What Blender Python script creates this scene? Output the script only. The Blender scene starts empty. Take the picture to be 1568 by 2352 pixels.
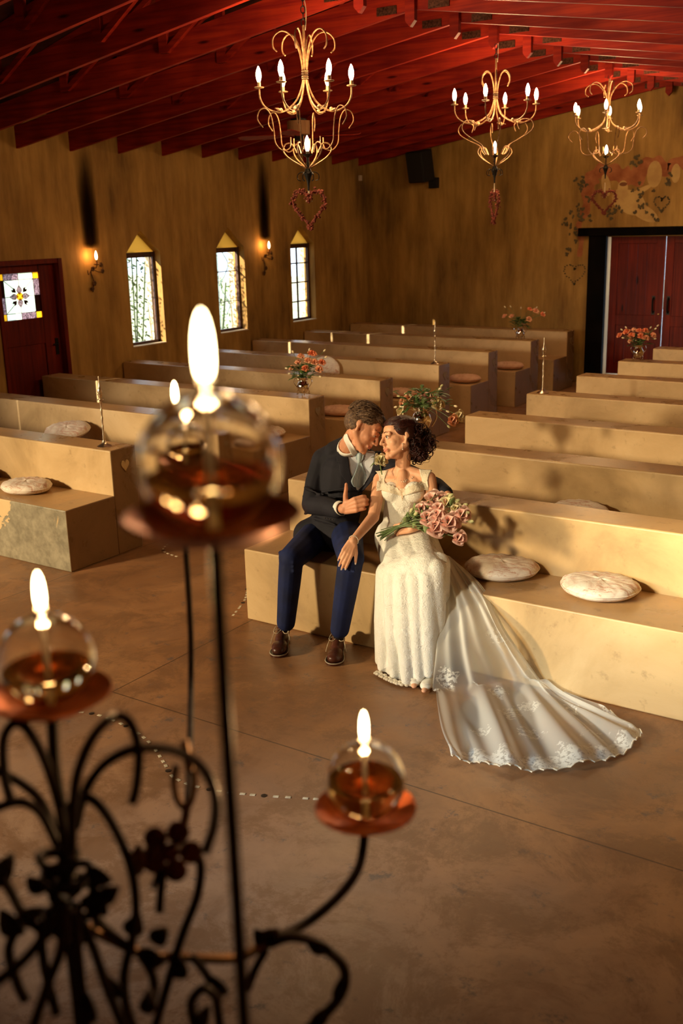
import bpy, math, random
from mathutils import Vector as V, Matrix as M, noise as MN
PI = math.pi
C = bpy.context.scene.collection
sc = bpy.context.scene
# ------------------------------------------------------------------ camera
CF, YAW, PIT, ROL, CH = 2385.6, -0.596, 0.2733, -0.0261, 2.3351
cy, sy, cp, sp = math.cos(YAW), math.sin(YAW), math.cos(PIT), math.sin(PIT)
FW = V((sy*cp, cy*cp, -sp)); r0 = V((cy, -sy, 0)); u0 = r0.cross(FW)
cr, sr = math.cos(ROL), math.sin(ROL)
RT = r0*cr + u0*sr; UP = u0*cr - r0*sr
CAM = V((0, 0, CH))
camd = bpy.data.cameras.new('camera'); cam = bpy.data.objects.new('camera', camd); C.objects.link(cam)
cam.matrix_world = M(((RT.x, UP.x, -FW.x, 0), (RT.y, UP.y, -FW.y, 0), (RT.z, UP.z, -FW.z, CH), (0, 0, 0, 1)))
camd.sensor_fit = 'VERTICAL'; camd.sensor_height = 36.0; camd.lens = CF*36.0/2352
camd.clip_start = 0.05; camd.clip_end = 200
camd.dof.use_dof = True; camd.dof.focus_distance = 5.75; camd.dof.aperture_fstop = 3.4
sc.camera = cam
def ray(u, v): return (RT*((u-784)/CF) - UP*((v-1176)/CF) + FW)
def at(u, v, x=None, y=None, z=None):      # a point of the photograph set at a known real distance
    d = ray(u, v)
    if x is not None: t = x/d.x
    elif y is not None: t = y/d.y
    else: t = (z-CH)/d.z
    return CAM + d*t
def atd(u, v, dist): return CAM + ray(u, v)*dist
# ------------------------------------------------------------------ world, lights, exposure
vs = sc.view_settings
vs.view_transform = 'Standard'; vs.look = 'None'; vs.exposure = 0.48; vs.gamma = 1.0; vs.use_curve_mapping = False
w = bpy.data.worlds.new('daylight'); sc.world = w; w.use_nodes = True
bg = w.node_tree.nodes['Background']; bg.inputs[0].default_value = (0.72, 0.86, 1.0, 1); bg.inputs[1].default_value = 2.2
def lamp(name, kind, loc, energy, color, size=.5, aim=None, spot=None, blend=.5):
    d = bpy.data.lights.new(name, kind); d.energy = energy; d.color = color
    o = bpy.data.objects.new(name, d); C.objects.link(o); o.location = loc
    if kind == 'AREA': d.size = size
    elif kind == 'SUN': d.angle = size
    else: d.shadow_soft_size = size
    if kind == 'SPOT': d.spot_size = spot; d.spot_blend = blend
    if aim is not None: o.rotation_euler = (V(aim)-V(loc)).to_track_quat('-Z', 'Y').to_euler()
    return o
lamp('sun', 'SUN', (-20, -40, 12), 11, (1, .86, .62), .01, aim=(-20+1, -40+2.6, 12-.86))
lamp('key_light', 'SPOT', (-7.9, -1.3, 2.55), 1900, (1, .76, .44), .3, aim=(-2.9, 6.0, .1), spot=1.0, blend=.6)
lamp('front_spot_light', 'SPOT', (-3.8, -1.5, 3.2), 1020, (1, .77, .44), .25, aim=(-1.55, 5.9, .85), spot=.50, blend=.9)
lamp('train_daylight_fill', 'SPOT', (-3.9, -1.6, 1.9), 900, (.55, .83, 1.0), .5, aim=(-1.7, 4.05, .12), spot=.33, blend=1.0)  # added cool spot, stands in for daylight on the train
lamp('right_patch_light', 'SPOT', (-5.0, -1.2, 3.6), 3700, (1, .86, .52), .25, aim=(-.62, 5.65, .95), spot=.31, blend=1.0)
lamp('left_pew_fill', 'SPOT', (-8.7, 1.5, 1.9), 620, (1, .80, .54), .4, aim=(-6.9, 7.4, .65), spot=.5, blend=1.0)  # added warm spot that boosts the left pews
# ------------------------------------------------------------------ mesh helpers
class MB:
    def __init__(s): s.v = []; s.f = []; s.m = []; s.cm = 0
    def add(s, vs_, fs):
        n = len(s.v); s.v += [tuple(p) for p in vs_]
        for f in fs: s.f.append(tuple(i+n for i in f)); s.m.append(s.cm)
        return s
    def box(s, c, d, rot=None):
        c = V(c); hx, hy, hz = d[0]/2, d[1]/2, d[2]/2
        P = [V((x, y, z)) for x in (-hx, hx) for y in (-hy, hy) for z in (-hz, hz)]
        if rot is not None: P = [rot @ p for p in P]
        return s.add([c+p for p in P], [(0,1,3,2),(4,6,7,5),(0,4,5,1),(2,3,7,6),(0,2,6,4),(1,5,7,3)])
    def bb(s, a, b): return s.box([(a[i]+b[i])/2 for i in range(3)], [abs(b[i]-a[i]) for i in range(3)])
    def tube(s, pts, r, n=8, closed=False, flat=None):
        pts = [V(p) for p in pts]; N = len(pts)
        rr = r if hasattr(r, '__len__') else [r]*N
        vs_ = []; T0 = None; nrm = None
        for i in range(N):
            a = pts[(i-1) % N] if (closed or i > 0) else pts[0]
            b = pts[(i+1) % N] if (closed or i < N-1) else pts[-1]
            t = (b-a); t = t.normalized() if t.length > 1e-9 else V((0, 0, 1))
            if nrm is None:
                nrm = t.orthogonal().normalized() if flat is None else (V(flat)-t*V(flat).dot(t)).normalized()
            else:
                nrm = nrm - t*nrm.dot(t)
                nrm = nrm.normalized() if nrm.length > 1e-6 else t.orthogonal().normalized()
            bn = t.cross(nrm)
            for k in range(n):
                a_ = 2*PI*k/n; vs_.append(pts[i]+(nrm*math.cos(a_)+bn*math.sin(a_))*rr[i])
        fs = []
        for i in range(N if closed else N-1):
            j = (i+1) % N
            for k in range(n): fs.append((i*n+k, i*n+(k+1) % n, j*n+(k+1) % n, j*n+k))
        if not closed: fs += [tuple(range(n))[::-1], tuple((N-1)*n+k for k in range(n))]
        return s.add(vs_, fs)
    def lathe(s, prof, c=(0, 0, 0), n=24, mat=None):
        c = V(c); vs_ = []; fs = []
        for r, z in prof:
            for k in range(n):
                p = V((r*math.cos(2*PI*k/n), r*math.sin(2*PI*k/n), z)); vs_.append(c+(mat@p if mat else p))
        for i in range(len(prof)-1):
            for k in range(n): fs.append((i*n+k, i*n+(k+1) % n, (i+1)*n+(k+1) % n, (i+1)*n+k))
        if prof[0][0] > 1e-5: fs.append(tuple(range(n))[::-1])
        if prof[-1][0] > 1e-5: fs.append(tuple((len(prof)-1)*n+k for k in range(n)))
        return s.add(vs_, fs)
    def ell(s, c, r, rot=None, n=12, m=8):
        r = r if hasattr(r, '__len__') else (r, r, r); c = V(c); vs_ = []; fs = []
        for i in range(m+1):
            th = PI*i/m
            for k in range(n):
                ph = 2*PI*k/n
                p = V((math.sin(th)*math.cos(ph)*r[0], math.sin(th)*math.sin(ph)*r[1], -math.cos(th)*r[2]))
                vs_.append(c+(rot@p if rot else p))
        for i in range(m):
            for k in range(n): fs.append((i*n+k, i*n+(k+1) % n, (i+1)*n+(k+1) % n, (i+1)*n+k))
        return s.add(vs_, fs)
    def cap(s, p0, r0_, p1, r1_, n=14, sq=1.0, side=None):
        # tapered capsule; sq flattens it along 'side'
        p0, p1 = V(p0), V(p1); t = (p1-p0); L = t.length; t = t.normalized() if L > 1e-6 else V((0, 0, 1))
        a = (V(side)-t*V(side).dot(t)).normalized() if side is not None else t.orthogonal().normalized()
        b = t.cross(a); prof = []
        for i in range(6): th = -PI/2+PI/2*i/5; prof.append((r0_*math.cos(th), r0_*math.sin(th)))
        for i in range(6): th = PI/2*i/5; prof.append((r1_*math.cos(th), L+r1_*math.sin(th)))
        vs_ = []; fs = []
        for r, z in prof:
            r = max(r, 1e-4)
            for k in range(n):
                ph = 2*PI*k/n; vs_.append(p0+t*z+a*(r*math.cos(ph)*sq)+b*(r*math.sin(ph)))
        for i in range(len(prof)-1):
            for k in range(n): fs.append((i*n+k, i*n+(k+1) % n, (i+1)*n+(k+1) % n, (i+1)*n+k))
        fs += [tuple(range(n))[::-1], tuple((len(prof)-1)*n+k for k in range(n))]
        return s.add(vs_, fs)
    def chain(s, pts, sq=1.0, side=None):      # [(point, radius)...]
        for (a, ra), (b, rb) in zip(pts, pts[1:]): s.cap(a, ra, b, rb, sq=sq, side=side)
        return s
    def prism(s, poly, ax, a, b):
        # polygon in the two other axes, extruded along ax from a to b
        o = [i for i in range(3) if i != ax]; n = len(poly); vs_ = []
        for q in (a, b):
            for p in poly:
                t = [0, 0, 0]; t[o[0]] = p[0]; t[o[1]] = p[1]; t[ax] = q; vs_.append(t)
        fs = [tuple(range(n))[::-1], tuple(range(n, 2*n))]+[(i, (i+1) % n, n+(i+1) % n, n+i) for i in range(n)]
        return s.add(vs_, fs)
    def grid(s, fn, nu, nv, closed_u=False):
        vs_ = [fn(i/(nu if closed_u else nu-1), j/(nv-1)) for j in range(nv) for i in range(nu)]; fs = []
        for j in range(nv-1):
            for i in range(nu if closed_u else nu-1):
                i2 = (i+1) % nu; fs.append((j*nu+i, j*nu+i2, (j+1)*nu+i2, (j+1)*nu+i))
        return s.add(vs_, fs)
    def mesh(s, name, mats):
        me = bpy.data.meshes.new(name); me.from_pydata(s.v, [], s.f); me.update()
        for m in (mats if isinstance(mats, (list, tuple)) else [mats]): me.materials.append(m)
        if any(s.m): me.polygons.foreach_set('material_index', s.m)
        return me
    def build(s, name, mats, parent=None, smooth=True, bevel=0, sub=0, solid=0, angle=40, fixn=True):
        me = s.mesh(name, mats); o = bpy.data.objects.new(name, me); C.objects.link(o)
        if fixn:
            import bmesh
            b = bmesh.new(); b.from_mesh(me); bmesh.ops.recalc_face_normals(b, faces=b.faces); b.to_mesh(me); b.free()
        if smooth:
            me.shade_smooth()
            if angle < 180: me.set_sharp_from_angle(angle=math.radians(angle))
        if parent is not None: o.parent = parent
        if solid:
            m = o.modifiers.new('s', 'SOLIDIFY'); m.thickness = solid; m.offset = 0
        if bevel:
            m = o.modifiers.new('b', 'BEVEL'); m.width = bevel; m.segments = 3; m.limit_method = 'ANGLE'; m.angle_limit = math.radians(40)
            m.harden_normals = False
        if sub:
            m = o.modifiers.new('u', 'SUBSURF'); m.levels = sub; m.render_levels = sub
        return o
    def flesh(s, name, mats, parent=None, voxel=.005, it=4, fac=.5):
        # one continuous skin grown over the pieces
        me = s.mesh(name+'_raw', []); t = bpy.data.objects.new(name+'_raw', me); C.objects.link(t)
        m = t.modifiers.new('r', 'REMESH'); m.mode = 'VOXEL'; m.voxel_size = voxel; m.use_smooth_shade = True
        m = t.modifiers.new('s', 'SMOOTH'); m.factor = fac; m.iterations = it
        dg = bpy.context.evaluated_depsgraph_get(); dg.update()
        me2 = bpy.data.meshes.new_from_object(t.evaluated_get(dg)); me2.name = name
        bpy.data.objects.remove(t); bpy.data.meshes.remove(me)
        me2.materials.clear()
        for mm in (mats if isinstance(mats, (list, tuple)) else [mats]): me2.materials.append(mm)
        me2.shade_smooth()
        o = bpy.data.objects.new(name, me2); C.objects.link(o)
        if parent is not None: o.parent = parent
        return o
def spl(pts, n=8, closed=False):            # smooth curve through points (tuples of any length)
    P = [tuple(p) for p in pts]; N = len(P); out = []; D = len(P[0])
    rng = range(N if closed else N-1)
    for i in rng:
        p0 = P[(i-1) % N] if (closed or i > 0) else P[0]; p1 = P[i]; p2 = P[(i+1) % N]
        p3 = P[(i+2) % N] if (closed or i+2 < N) else P[-1]
        for k in range(n):
            t = k/n
            out.append(tuple(.5*(2*p1[d]+(p2[d]-p0[d])*t+(2*p0[d]-5*p1[d]+4*p2[d]-p3[d])*t*t+(3*p1[d]-p0[d]-3*p2[d]+p3[d])*t**3) for d in range(D)))
    if not closed: out.append(P[-1])
    return out
def tag(o, label=None, cat=None, group=None, kind=None):
    if label: o['label'] = label
    if cat: o['category'] = cat
    if group: o['group'] = group
    if kind: o['kind'] = kind
    return o
def thing(name, label, cat, loc=(0, 0, 0), rotz=0, group=None, kind=None):
    o = bpy.data.objects.new(name, None); C.objects.link(o); o.location = loc; o.rotation_euler = (0, 0, rotz)
    o.empty_display_size = .05
    return tag(o, label, cat, group, kind)
def struct(o): o['kind'] = 'structure'; return o
def dup(root, loc=None, rot=None, scale=None, label=None, group=None):
    def cp_(o, par):
        c = o.copy(); C.objects.link(c)
        if par is not None: c.parent = par
        for ch in o.children: cp_(ch, c)
        return c
    r = cp_(root, None)
    if loc is not None: r.location = loc
    if rot is not None: r.rotation_euler = rot
    if scale is not None: r.scale = scale
    if label: r['label'] = label
    if group: r['group'] = group
    return r
ORD = ['first', 'second', 'third', 'fourth', 'fifth', 'sixth', 'seventh', 'eighth', 'ninth', 'tenth', 'eleventh', 'twelfth', 'thirteenth', 'fourteenth', 'fifteenth', 'sixteenth', 'seventeenth']
# ------------------------------------------------------------------ materials
class NT:
    def __init__(s, name):
        s.mat = bpy.data.materials.new(name); s.mat.use_nodes = True; s.t = s.mat.node_tree; s.n = s.t.nodes; s.n.clear()
        s.out = s.n.new('ShaderNodeOutputMaterial'); s.b = None
    def add(s, t, **k):
        n = s.n.new(t)
        for a, b in k.items(): setattr(n, a, b)
        return n
    def link(s, a, b): s.t.links.new(a, b)
    def inp(s, sock, v):
        if hasattr(v, 'is_linked') or hasattr(v, 'links'): s.link(v, sock)
        elif isinstance(v, (tuple, list)): sock.default_value = (tuple(v)+(1,))[:4] if len(sock.default_value) == 4 else v
        else: sock.default_value = v
    def coord(s, scale=(1, 1, 1), which='Object', rot=(0, 0, 0)):
        tc = s.add('ShaderNodeTexCoord'); mp = s.add('ShaderNodeMapping'); s.link(tc.outputs[which], mp.inputs[0])
        mp.inputs['Scale'].default_value = scale; mp.inputs['Rotation'].default_value = rot; return mp.outputs[0]
    def noise(s, vec, scale=5, detail=5, rough=.55, dist=0):
        n = s.add('ShaderNodeTexNoise'); s.link(vec, n.inputs['Vector']); n.inputs['Scale'].default_value = scale
        n.inputs['Detail'].default_value = detail; n.inputs['Roughness'].default_value = rough; n.inputs['Distortion'].default_value = dist
        return n.outputs['Fac']
    def ramp(s, fac, stops, interp='LINEAR'):
        r = s.add('ShaderNodeValToRGB'); s.link(fac, r.inputs[0]); e = r.color_ramp.elements; r.color_ramp.interpolation = interp
        while len(e) < len(stops): e.new(.5)
        for q, (p, c) in zip(e, stops):
            q.position = p; q.color = (c, c, c, 1) if not hasattr(c, '__len__') else tuple(c)+(1,)
        return r.outputs[0]
    def mix(s, f, a, b, mode='MIX'):
        m = s.add('ShaderNodeMix', data_type='RGBA', blend_type=mode); s.inp(m.inputs[0], f); s.inp(m.inputs[6], a); s.inp(m.inputs[7], b); return m.outputs[2]
    def math(s, op, a, b=0.0):
        m = s.add('ShaderNodeMath', operation=op); s.inp(m.inputs[0], a); s.inp(m.inputs[1], b); return m.outputs[0]
    def bsdf(s, col, rough=.6, metal=0, bump=None, bstr=.2, **k):
        b = s.add('ShaderNodeBsdfPrincipled'); b.inputs['Specular IOR Level'].default_value = .35; s.inp(b.inputs['Base Color'], col); s.inp(b.inputs['Roughness'], rough); s.inp(b.inputs['Metallic'], metal)
        for a, v in k.items(): s.inp(b.inputs[a.replace('_', ' ')], v)
        if bump is not None:
            bp = s.add('ShaderNodeBump'); bp.inputs['Strength'].default_value = bstr; bp.inputs['Distance'].default_value = .02
            s.link(bump, bp.inputs['Height']); s.link(bp.outputs[0], b.inputs['Normal'])
        s.link(b.outputs[0], s.out.inputs[0]); s.b = b; return s.mat
def simple(name, c1, c2=None, sc_=(8, 8, 8), rough=.6, metal=0, bstr=.15, detail=5, lo=.35, hi=.65, **k):
    t = NT(name); f = t.noise(t.coord(sc_), 1, detail)
    c2 = c2 or tuple(x*.7 for x in c1)
    return t.bsdf(t.ramp(f, [(lo, c2), (hi, c1)]), rough, metal, f, bstr, **k)
def emis(name, col, st):
    t = NT(name); e = t.add('ShaderNodeEmission'); e.inputs[0].default_value = tuple(col)+(1,); e.inputs[1].default_value = st
    t.link(e.outputs[0], t.out.inputs[0]); return t.mat
def wallmat(name='lime_wash_wall'):
    t = NT(name); co = t.coord((1, 1, 1))
    st = t.noise(t.coord((3.6, 3.6, .55)), 1, 6, .6)
    st2 = t.noise(t.coord((9, 9, 1.4)), 1, 4, .6)
    pa = t.noise(t.coord((1, 1, .6)), 1.3, 5, .6)
    f = t.math('ADD', t.math('MULTIPLY', st, .45), t.math('MULTIPLY', pa, .55))
    col = t.ramp(f, [(.34, (.14, .072, .017)), (.48, (.37, .200, .048)), (.62, (.58, .34, .095))])
    col = t.mix(.34, col, t.ramp(st2, [(.38, (.10, .052, .014)), (.62, (.42, .25, .065))]))
    return t.bsdf(col, .75, 0, st2, .12)
def dark_streak(name, mat_src=None): pass
def pewmat(name, seed, plaster=False):
    t = NT(name); tc = t.add('ShaderNodeTexCoord'); mp = t.add('ShaderNodeMapping'); t.link(tc.outputs['Object'], mp.inputs[0])
    mp.inputs['Location'].default_value = (seed*3.1, seed*1.7, seed*.9); co = mp.outputs[0]
    a = t.noise(co, 1.6, 6, .6, .6); b = t.noise(co, 14, 5, .65); d = t.noise(co, 45, 3, .6)
    col = t.ramp(a, [(.30, (.40, .27, .13)), (.5, (.58, .40, .20)), (.68, (.68, .49, .26))])
    col = t.mix(t.ramp(b, [(.60, 0), (.74, .5)]), col, (.30, .19, .09))
    if plaster:
        p = t.noise(co, 1.3, 8, .62, 1.0)
        col = t.mix(t.ramp(p, [(.44, 0), (.447, 1)]), col, t.ramp(b, [(.35, (.20, .175, .12)), (.65, (.34, .30, .21))]))
    bump = t.math('ADD', b, t.math('MULTIPLY', d, .3))
    return t.bsdf(col, t.ramp(a, [(.3, .30), (.7, .50)]), 0, bump, .10)
MAT = dict(
    wall=wallmat(),
    soffit=simple('roof_deck', (.075, .020, .012), (.020, .005, .005), (3, 3, 3), .9, Specular_IOR_Level=.1),
    black=simple('black_timber', (.006, .004, .003), (.002, .002, .002), (6, 6, 2), .8, Specular_IOR_Level=.05),
    black_metal=simple('black_metal', (.02, .018, .016), None, (20, 20, 20), .45, .6),
    speaker=simple('speaker_casing', (.008, .008, .008), None, (30, 30, 30), .7),
    white_plastic=simple('white_plastic', (.6, .5, .4), (.55, .46, .36), (9, 9, 9), .5),
    silver=simple('polished_silver', (.92, .88, .82), (.75, .68, .58), (9, 9, 9), .10, 1, .03),
    cream=simple('cream_render', (.80, .66, .45), (.66, .53, .34), (4, 4, 4), .9),
    leaf=simple('leaf', (.10, .19, .045), (.05, .10, .03), (12, 12, 12), .5),
    darkleaf=simple('dark_foliage', (.05, .09, .03), (.02, .04, .015), (12, 12, 12), .5),
)
def glossy_cement(name, c, seed=0):
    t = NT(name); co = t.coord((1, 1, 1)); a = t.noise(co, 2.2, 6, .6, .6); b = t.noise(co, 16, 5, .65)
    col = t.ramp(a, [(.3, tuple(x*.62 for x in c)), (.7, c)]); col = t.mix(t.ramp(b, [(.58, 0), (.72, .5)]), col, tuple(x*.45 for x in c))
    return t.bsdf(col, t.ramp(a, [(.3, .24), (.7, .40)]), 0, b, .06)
def wood(name, c1, c2, ax=0, rough=.45, sc_=1.0, **k):
    t = NT(name); s_ = [26*sc_]*3; s_[ax] = 1.2*sc_
    g = t.noise(t.coord(tuple(s_)), 1, 6, .6, .3); big = t.noise(t.coord((2, 2, 2)), 1, 3, .5)
    col = t.ramp(g, [(.30, c2), (.65, c1)]); col = t.mix(t.ramp(big, [(.35, .55), (.65, 0)]), col, tuple(x*.6 for x in c2))
    kn = t.add('ShaderNodeTexVoronoi'); kn.inputs['Scale'].default_value = 1; t.link(t.coord((1.1, 5, 5) if ax == 0 else (5, 5, 1.3)), kn.inputs['Vector'])
    col = t.mix(t.ramp(kn.outputs['Distance'], [(.06, 1), (.10, 0)]), col, tuple(x*.25 for x in c2))
    return t.bsdf(col, rough, 0, g, .08, **k)
MAT['truss'] = wood('red_stained_pine', (.44, .034, .010), (.16, .005, .008), 0, .55, 1.0, Specular_IOR_Level=.15)
MAT['door'] = wood('red_brown_door_wood', (.20, .017, .006), (.085, .006, .004), 2, .5, 1.0, Specular_IOR_Level=.15)
MAT['frame'] = wood('brown_window_wood', (.10, .04, .025), (.05, .018, .012), 2, .45)
# ------------------------------------------------------------------ the room
WX, BY, FY, RX = -9.08, 14.3, -1.9, 0.36
RIDX = -4.36; TH = .19
def roofz(x): return 3.50 + (4.72-abs(x-RIDX))*.27
# floor with joints
t = NT('stained_cement_floor'); tc = t.add('ShaderNodeTexCoord'); sx = t.add('ShaderNodeSeparateXYZ'); t.link(tc.outputs['Object'], sx.inputs[0])
co = t.coord((1, 1, 1))
a = t.noise(co, 1.0, 6, .62, .8); b = t.noise(co, 4.2, 8, .68, .5); cc = t.noise(co, 16, 6, .7)
col = t.ramp(a, [(.30, (.19, .085, .035)), (.50, (.34, .165, .070)), (.70, (.44, .235, .11))])
col = t.mix(t.ramp(b, [(.38, .55), (.60, 0)]), col, (.22, .11, .055))
near = t.ramp(t.math('ADD', t.math('MULTIPLY', sx.outputs['Y'], .2), t.math('MULTIPLY', a, .25)), [(.45, 1), (.85, 0)])
greycol = t.ramp(b, [(.35, (.22, .17, .145)), (.55, (.37, .30, .265))])
col = t.mix(t.math('MULTIPLY', near, .75), col, greycol)
col = t.mix(t.ramp(t.noise(co, 7, 8, .75), [(.58, 0), (.66, .8)]), col, (.11, .09, .09))
col = t.mix(t.ramp(t.noise(co, 2.4, 10, .8, .4), [(.44, .6), (.52, 0)]), col, (.17, .085, .04))
def line(sock, v, wd): return t.math('LESS_THAN', t.math('ABSOLUTE', t.math('SUBTRACT', sock, v)), wd)
j1 = line(sx.outputs['Y'], 3.43, .004)
j2 = t.math('MULTIPLY', line(sx.outputs['X'], -3.80, .004), t.math('GREATER_THAN', sx.outputs['Y'], 3.43))
j3 = t.math('MULTIPLY', line(sx.outputs['X'], -5.46, .004), t.math('GREATER_THAN', sx.outputs['Y'], 3.43))
jj = t.math('MAXIMUM', j1, t.math('MAXIMUM', j2, j3))
col = t.mix(t.math('MULTIPLY', jj, .75), col, (.06, .035, .02))
hgt = t.math('SUBTRACT', t.math('MULTIPLY', cc, .35), t.math('MULTIPLY', jj, .5))
MAT['floor'] = t.bsdf(col, t.ramp(b, [(.3, .30), (.7, .52)]), 0, hgt, .18)
floor = struct(MB().bb((WX-.3, FY-.2, -.2), (RX+.3, BY+.3, 0)).build('floor', MAT['floor'], smooth=False))
tm = simple('mosaic_tile_white', (.80, .76, .62), (.55, .50, .38), (30, 30, 30), .15)
td = simple('mosaic_stone_dark', (.035, .022, .015), None, (30, 30, 30), .4)
def tiles(path, every=.052):
    path = spl(path, 12); acc = 0; k = 0
    for p, q in zip(path, path[1:]):
        acc += math.dist(p, q)
        if acc >= every:
            acc -= every; k += 1; ang = math.atan2(q[1]-p[1], q[0]-p[0])
            if k % 5 == 0: MB().lathe([(.013, 0), (.013, .002), (.011, .003), (0, .003)], (q[0], q[1], 0), 12).build('floor_inlay', td, floor)
            else: MB().box((q[0], q[1], .0008), (.024, .014, .0026), M.Rotation(ang, 3, 'Z')).build('floor_inlay', tm, floor, bevel=.0008)
tiles([(-4.42, 2.86), (-4.06, 3.0), (-3.85, 3.13), (-3.69, 3.2), (-3.46, 3.19), (-3.25, 3.13), (-3.05, 3.02), (-2.93, 2.95), (-2.77, 2.945), (-2.58, 3.0), (-2.31, 3.12), (-2.1, 3.22)])
tiles([(-3.93, 4.55), (-4.06, 4.85), (-4.2, 5.05)]); tiles([(-5.0, 5.30), (-5.26, 5.37), (-5.38, 5.62)])
# left wall with window openings (gothic pointed) and a door opening
WINS = [(3.00, 3.50), (4.80, 5.34), (9.03, 9.60), (10.65, 11.22), (12.27, 12.85)]
DOOR = (7.13, 8.02, 2.02); SILL, SHO, APX = .935, 2.03, 2.29
def wall_left():
    cuts = sorted([(a, b, 'w') for a, b in WINS]+[(DOOR[0], DOOR[1], 'd')]); mb = MB(); top = 3.56
    def col_(y0, y1, poly_lo, poly_hi):
        pass
    y = FY
    for a_, b_, k in cuts:
        mb.prism([(y, 0), (a_, 0), (a_, top), (y, top)], 0, WX-TH, WX)
        if k == 'w':
            mb.prism([(a_, 0), (b_, 0), (b_, SILL), (a_, SILL)], 0, WX-TH, WX)
            m_ = (a_+b_)/2-.03
            mb.prism([(a_, SHO), (m_, APX), (m_, top), (a_, top)], 0, WX-TH, WX)
            mb.prism([(m_, APX), (b_, SHO), (b_, top), (m_, top)], 0, WX-TH, WX)
        else:
            mb.prism([(a_, DOOR[2]), (b_, DOOR[2]), (b_, top), (a_, top)], 0, WX-TH, WX)
        y = b_
    mb.prism([(y, 0), (BY, 0), (BY, top), (y, top)], 0, WX-TH, WX)
    return mb
wl = struct(wall_left().build('wall_left', MAT['wall'], smooth=False))
# dark streaks, fading upwards, on the wash above the two sconces
t = NT('wall_streak'); gc = t.add('ShaderNodeTexCoord'); s3 = t.add('ShaderNodeSeparateXYZ'); t.link(gc.outputs['Generated'], s3.inputs[0])
xx = t.math('ABSOLUTE', t.math('SUBTRACT', s3.outputs['Y'], .5)); nn = t.noise(t.coord((5, 5, 1.2)), 1, 4)
edge = t.math('MULTIPLY', t.ramp(t.math('ADD', xx, t.math('MULTIPLY', nn, .2)), [(.12, 1), (.50, 0)]), t.ramp(s3.outputs['Z'], [(0, 0), (.05, 1), (.35, .9), (.98, 0)]))
d_ = t.add('ShaderNodeBsdfDiffuse'); d_.inputs[0].default_value = (.012, .006, .003, 1); tr = t.add('ShaderNodeBsdfTransparent'); mx = t.add('ShaderNodeMixShader')
t.link(t.math('MULTIPLY', edge, .93), mx.inputs[0]); t.link(tr.outputs[0], mx.inputs[1]); t.link(d_.outputs[0], mx.inputs[2]); t.link(mx.outputs[0], t.out.inputs[0]); streakm = t.mat
for yy in (8.50, 11.70):
    MB().bb((WX+.001, yy-.19, 2.10), (WX+.003, yy+.17, 3.30)).build('wall_streak', streakm, wl, smooth=False)
# back wall with the double door opening
DX0, DX1, DZ0, DZ1 = -5.16, -3.10, .13, 2.03
mb = MB()
def bw(x0, x1, z0, z1a, z1b): mb.prism([(x0, z0), (x1, z0), (x1, z1b), (x0, z1a)], 1, BY, BY+.25)
bw(WX, DX0, 0, roofz(WX)+.1, roofz(DX0)+.1); bw(DX0, RIDX, DZ1, roofz(DX0)+.1, roofz(RIDX)+.1)
bw(RIDX, DX1, DZ1, roofz(RIDX)+.1, roofz(DX1)+.1); bw(DX1, RX, 0, roofz(DX1)+.1, roofz(RX)+.1); bw(DX0, DX1, 0, DZ0, DZ0)
wb = struct(mb.build('wall_back', MAT['wall'], smooth=False))
mb = MB(); mb.bb((RX, FY, 0), (RX+.2, BY, 3.6)); struct(mb.build('wall_right', MAT['wall'], smooth=False))
mb = MB(); mb.prism([(WX, 0), (RX, 0), (RX, roofz(RX)+.1), (RIDX, roofz(RIDX)+.1), (WX, roofz(WX)+.1)], 1, FY-.2, FY)
struct(mb.build('wall_front', MAT['wall'], smooth=False))
mb = MB(); e_ = .35
mb.prism([(WX-e_, roofz(WX-e_)), (RIDX, roofz(RIDX)), (RX+e_, roofz(RX+e_)), (RX+e_, roofz(RX+e_)+.06), (RIDX, roofz(RIDX)+.06), (WX-e_, roofz(WX-e_)+.06)], 1, FY-.2, BY+.3)
struct(mb.build('ceiling', MAT['soffit'], smooth=False))
# roof trusses
YT = [7.60+.724*k for k in range(-6, 10)]
platem = simple('galvanised_plate', (.13, .05, .03), (.04, .015, .01), (60, 60, 60), .5, .7)
def sl(x0, z0, x1, z1, dep, th=.042, y=0):   # sloping board, bottom edge from (x0,z0) to (x1,z1)
    m = MB(); m.prism([(x0, z0), (x1, z1), (x1, z1+dep), (x0, z0+dep)], 1, y-th/2, y+th/2); return m
def make_truss():
    r = thing('roof_truss', 'x', 'roof truss', (RIDX, 0, 0))
    zb, zr = 3.135, 3.885; H = 4.72
    for s in (-1, 1):
        sl(s*(H+.02) if s < 0 else 0.0, zb if s < 0 else zr, 0.0 if s < 0 else H+.02, zr if s < 0 else zb, .215).build('bottom_chord', MAT['truss'], r, smooth=False, bevel=.003)
        zt0, zt1 = roofz(WX)-.14, roofz(RIDX)-.14
        sl(-H if s < 0 else 0, zt0 if s < 0 else zt1, 0 if s < 0 else H, zt1 if s < 0 else zt0, .135, y=.001).build('rafter', MAT['truss'], r, smooth=False)
        for xa, xb in ((-3.1, -3.1), (-3.1, -1.9), (-1.9, -1.9), (-1.9, -.55)):
            za = zb+.1+(H+xa)*.159; zt = roofz(RIDX+xb)-.08; w_ = .045
            m = MB(); m.prism([(-s*(xa-w_), za), (-s*(xa+w_), za), (-s*(xb+w_), zt), (-s*(xb-w_), zt)], 1, -.058, -.023)
            m.build('web', MAT['truss'], r, smooth=False)
        MB().bb((s*.14, -.030, zr-.015), (s*.32, -.0215, zr+.045)).build('nail_plate', platem, r, smooth=False)
    m = MB(); m.prism([(-.042, 3.80), (0, 3.755), (.042, 3.80), (.042, 4.62), (-.042, 4.62)], 1, -.068, -.022)
    m.build('pendant_post', MAT['truss'], r, smooth=False, bevel=.002)
    return r
tr0 = make_truss()
nT = len(YT)
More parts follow.
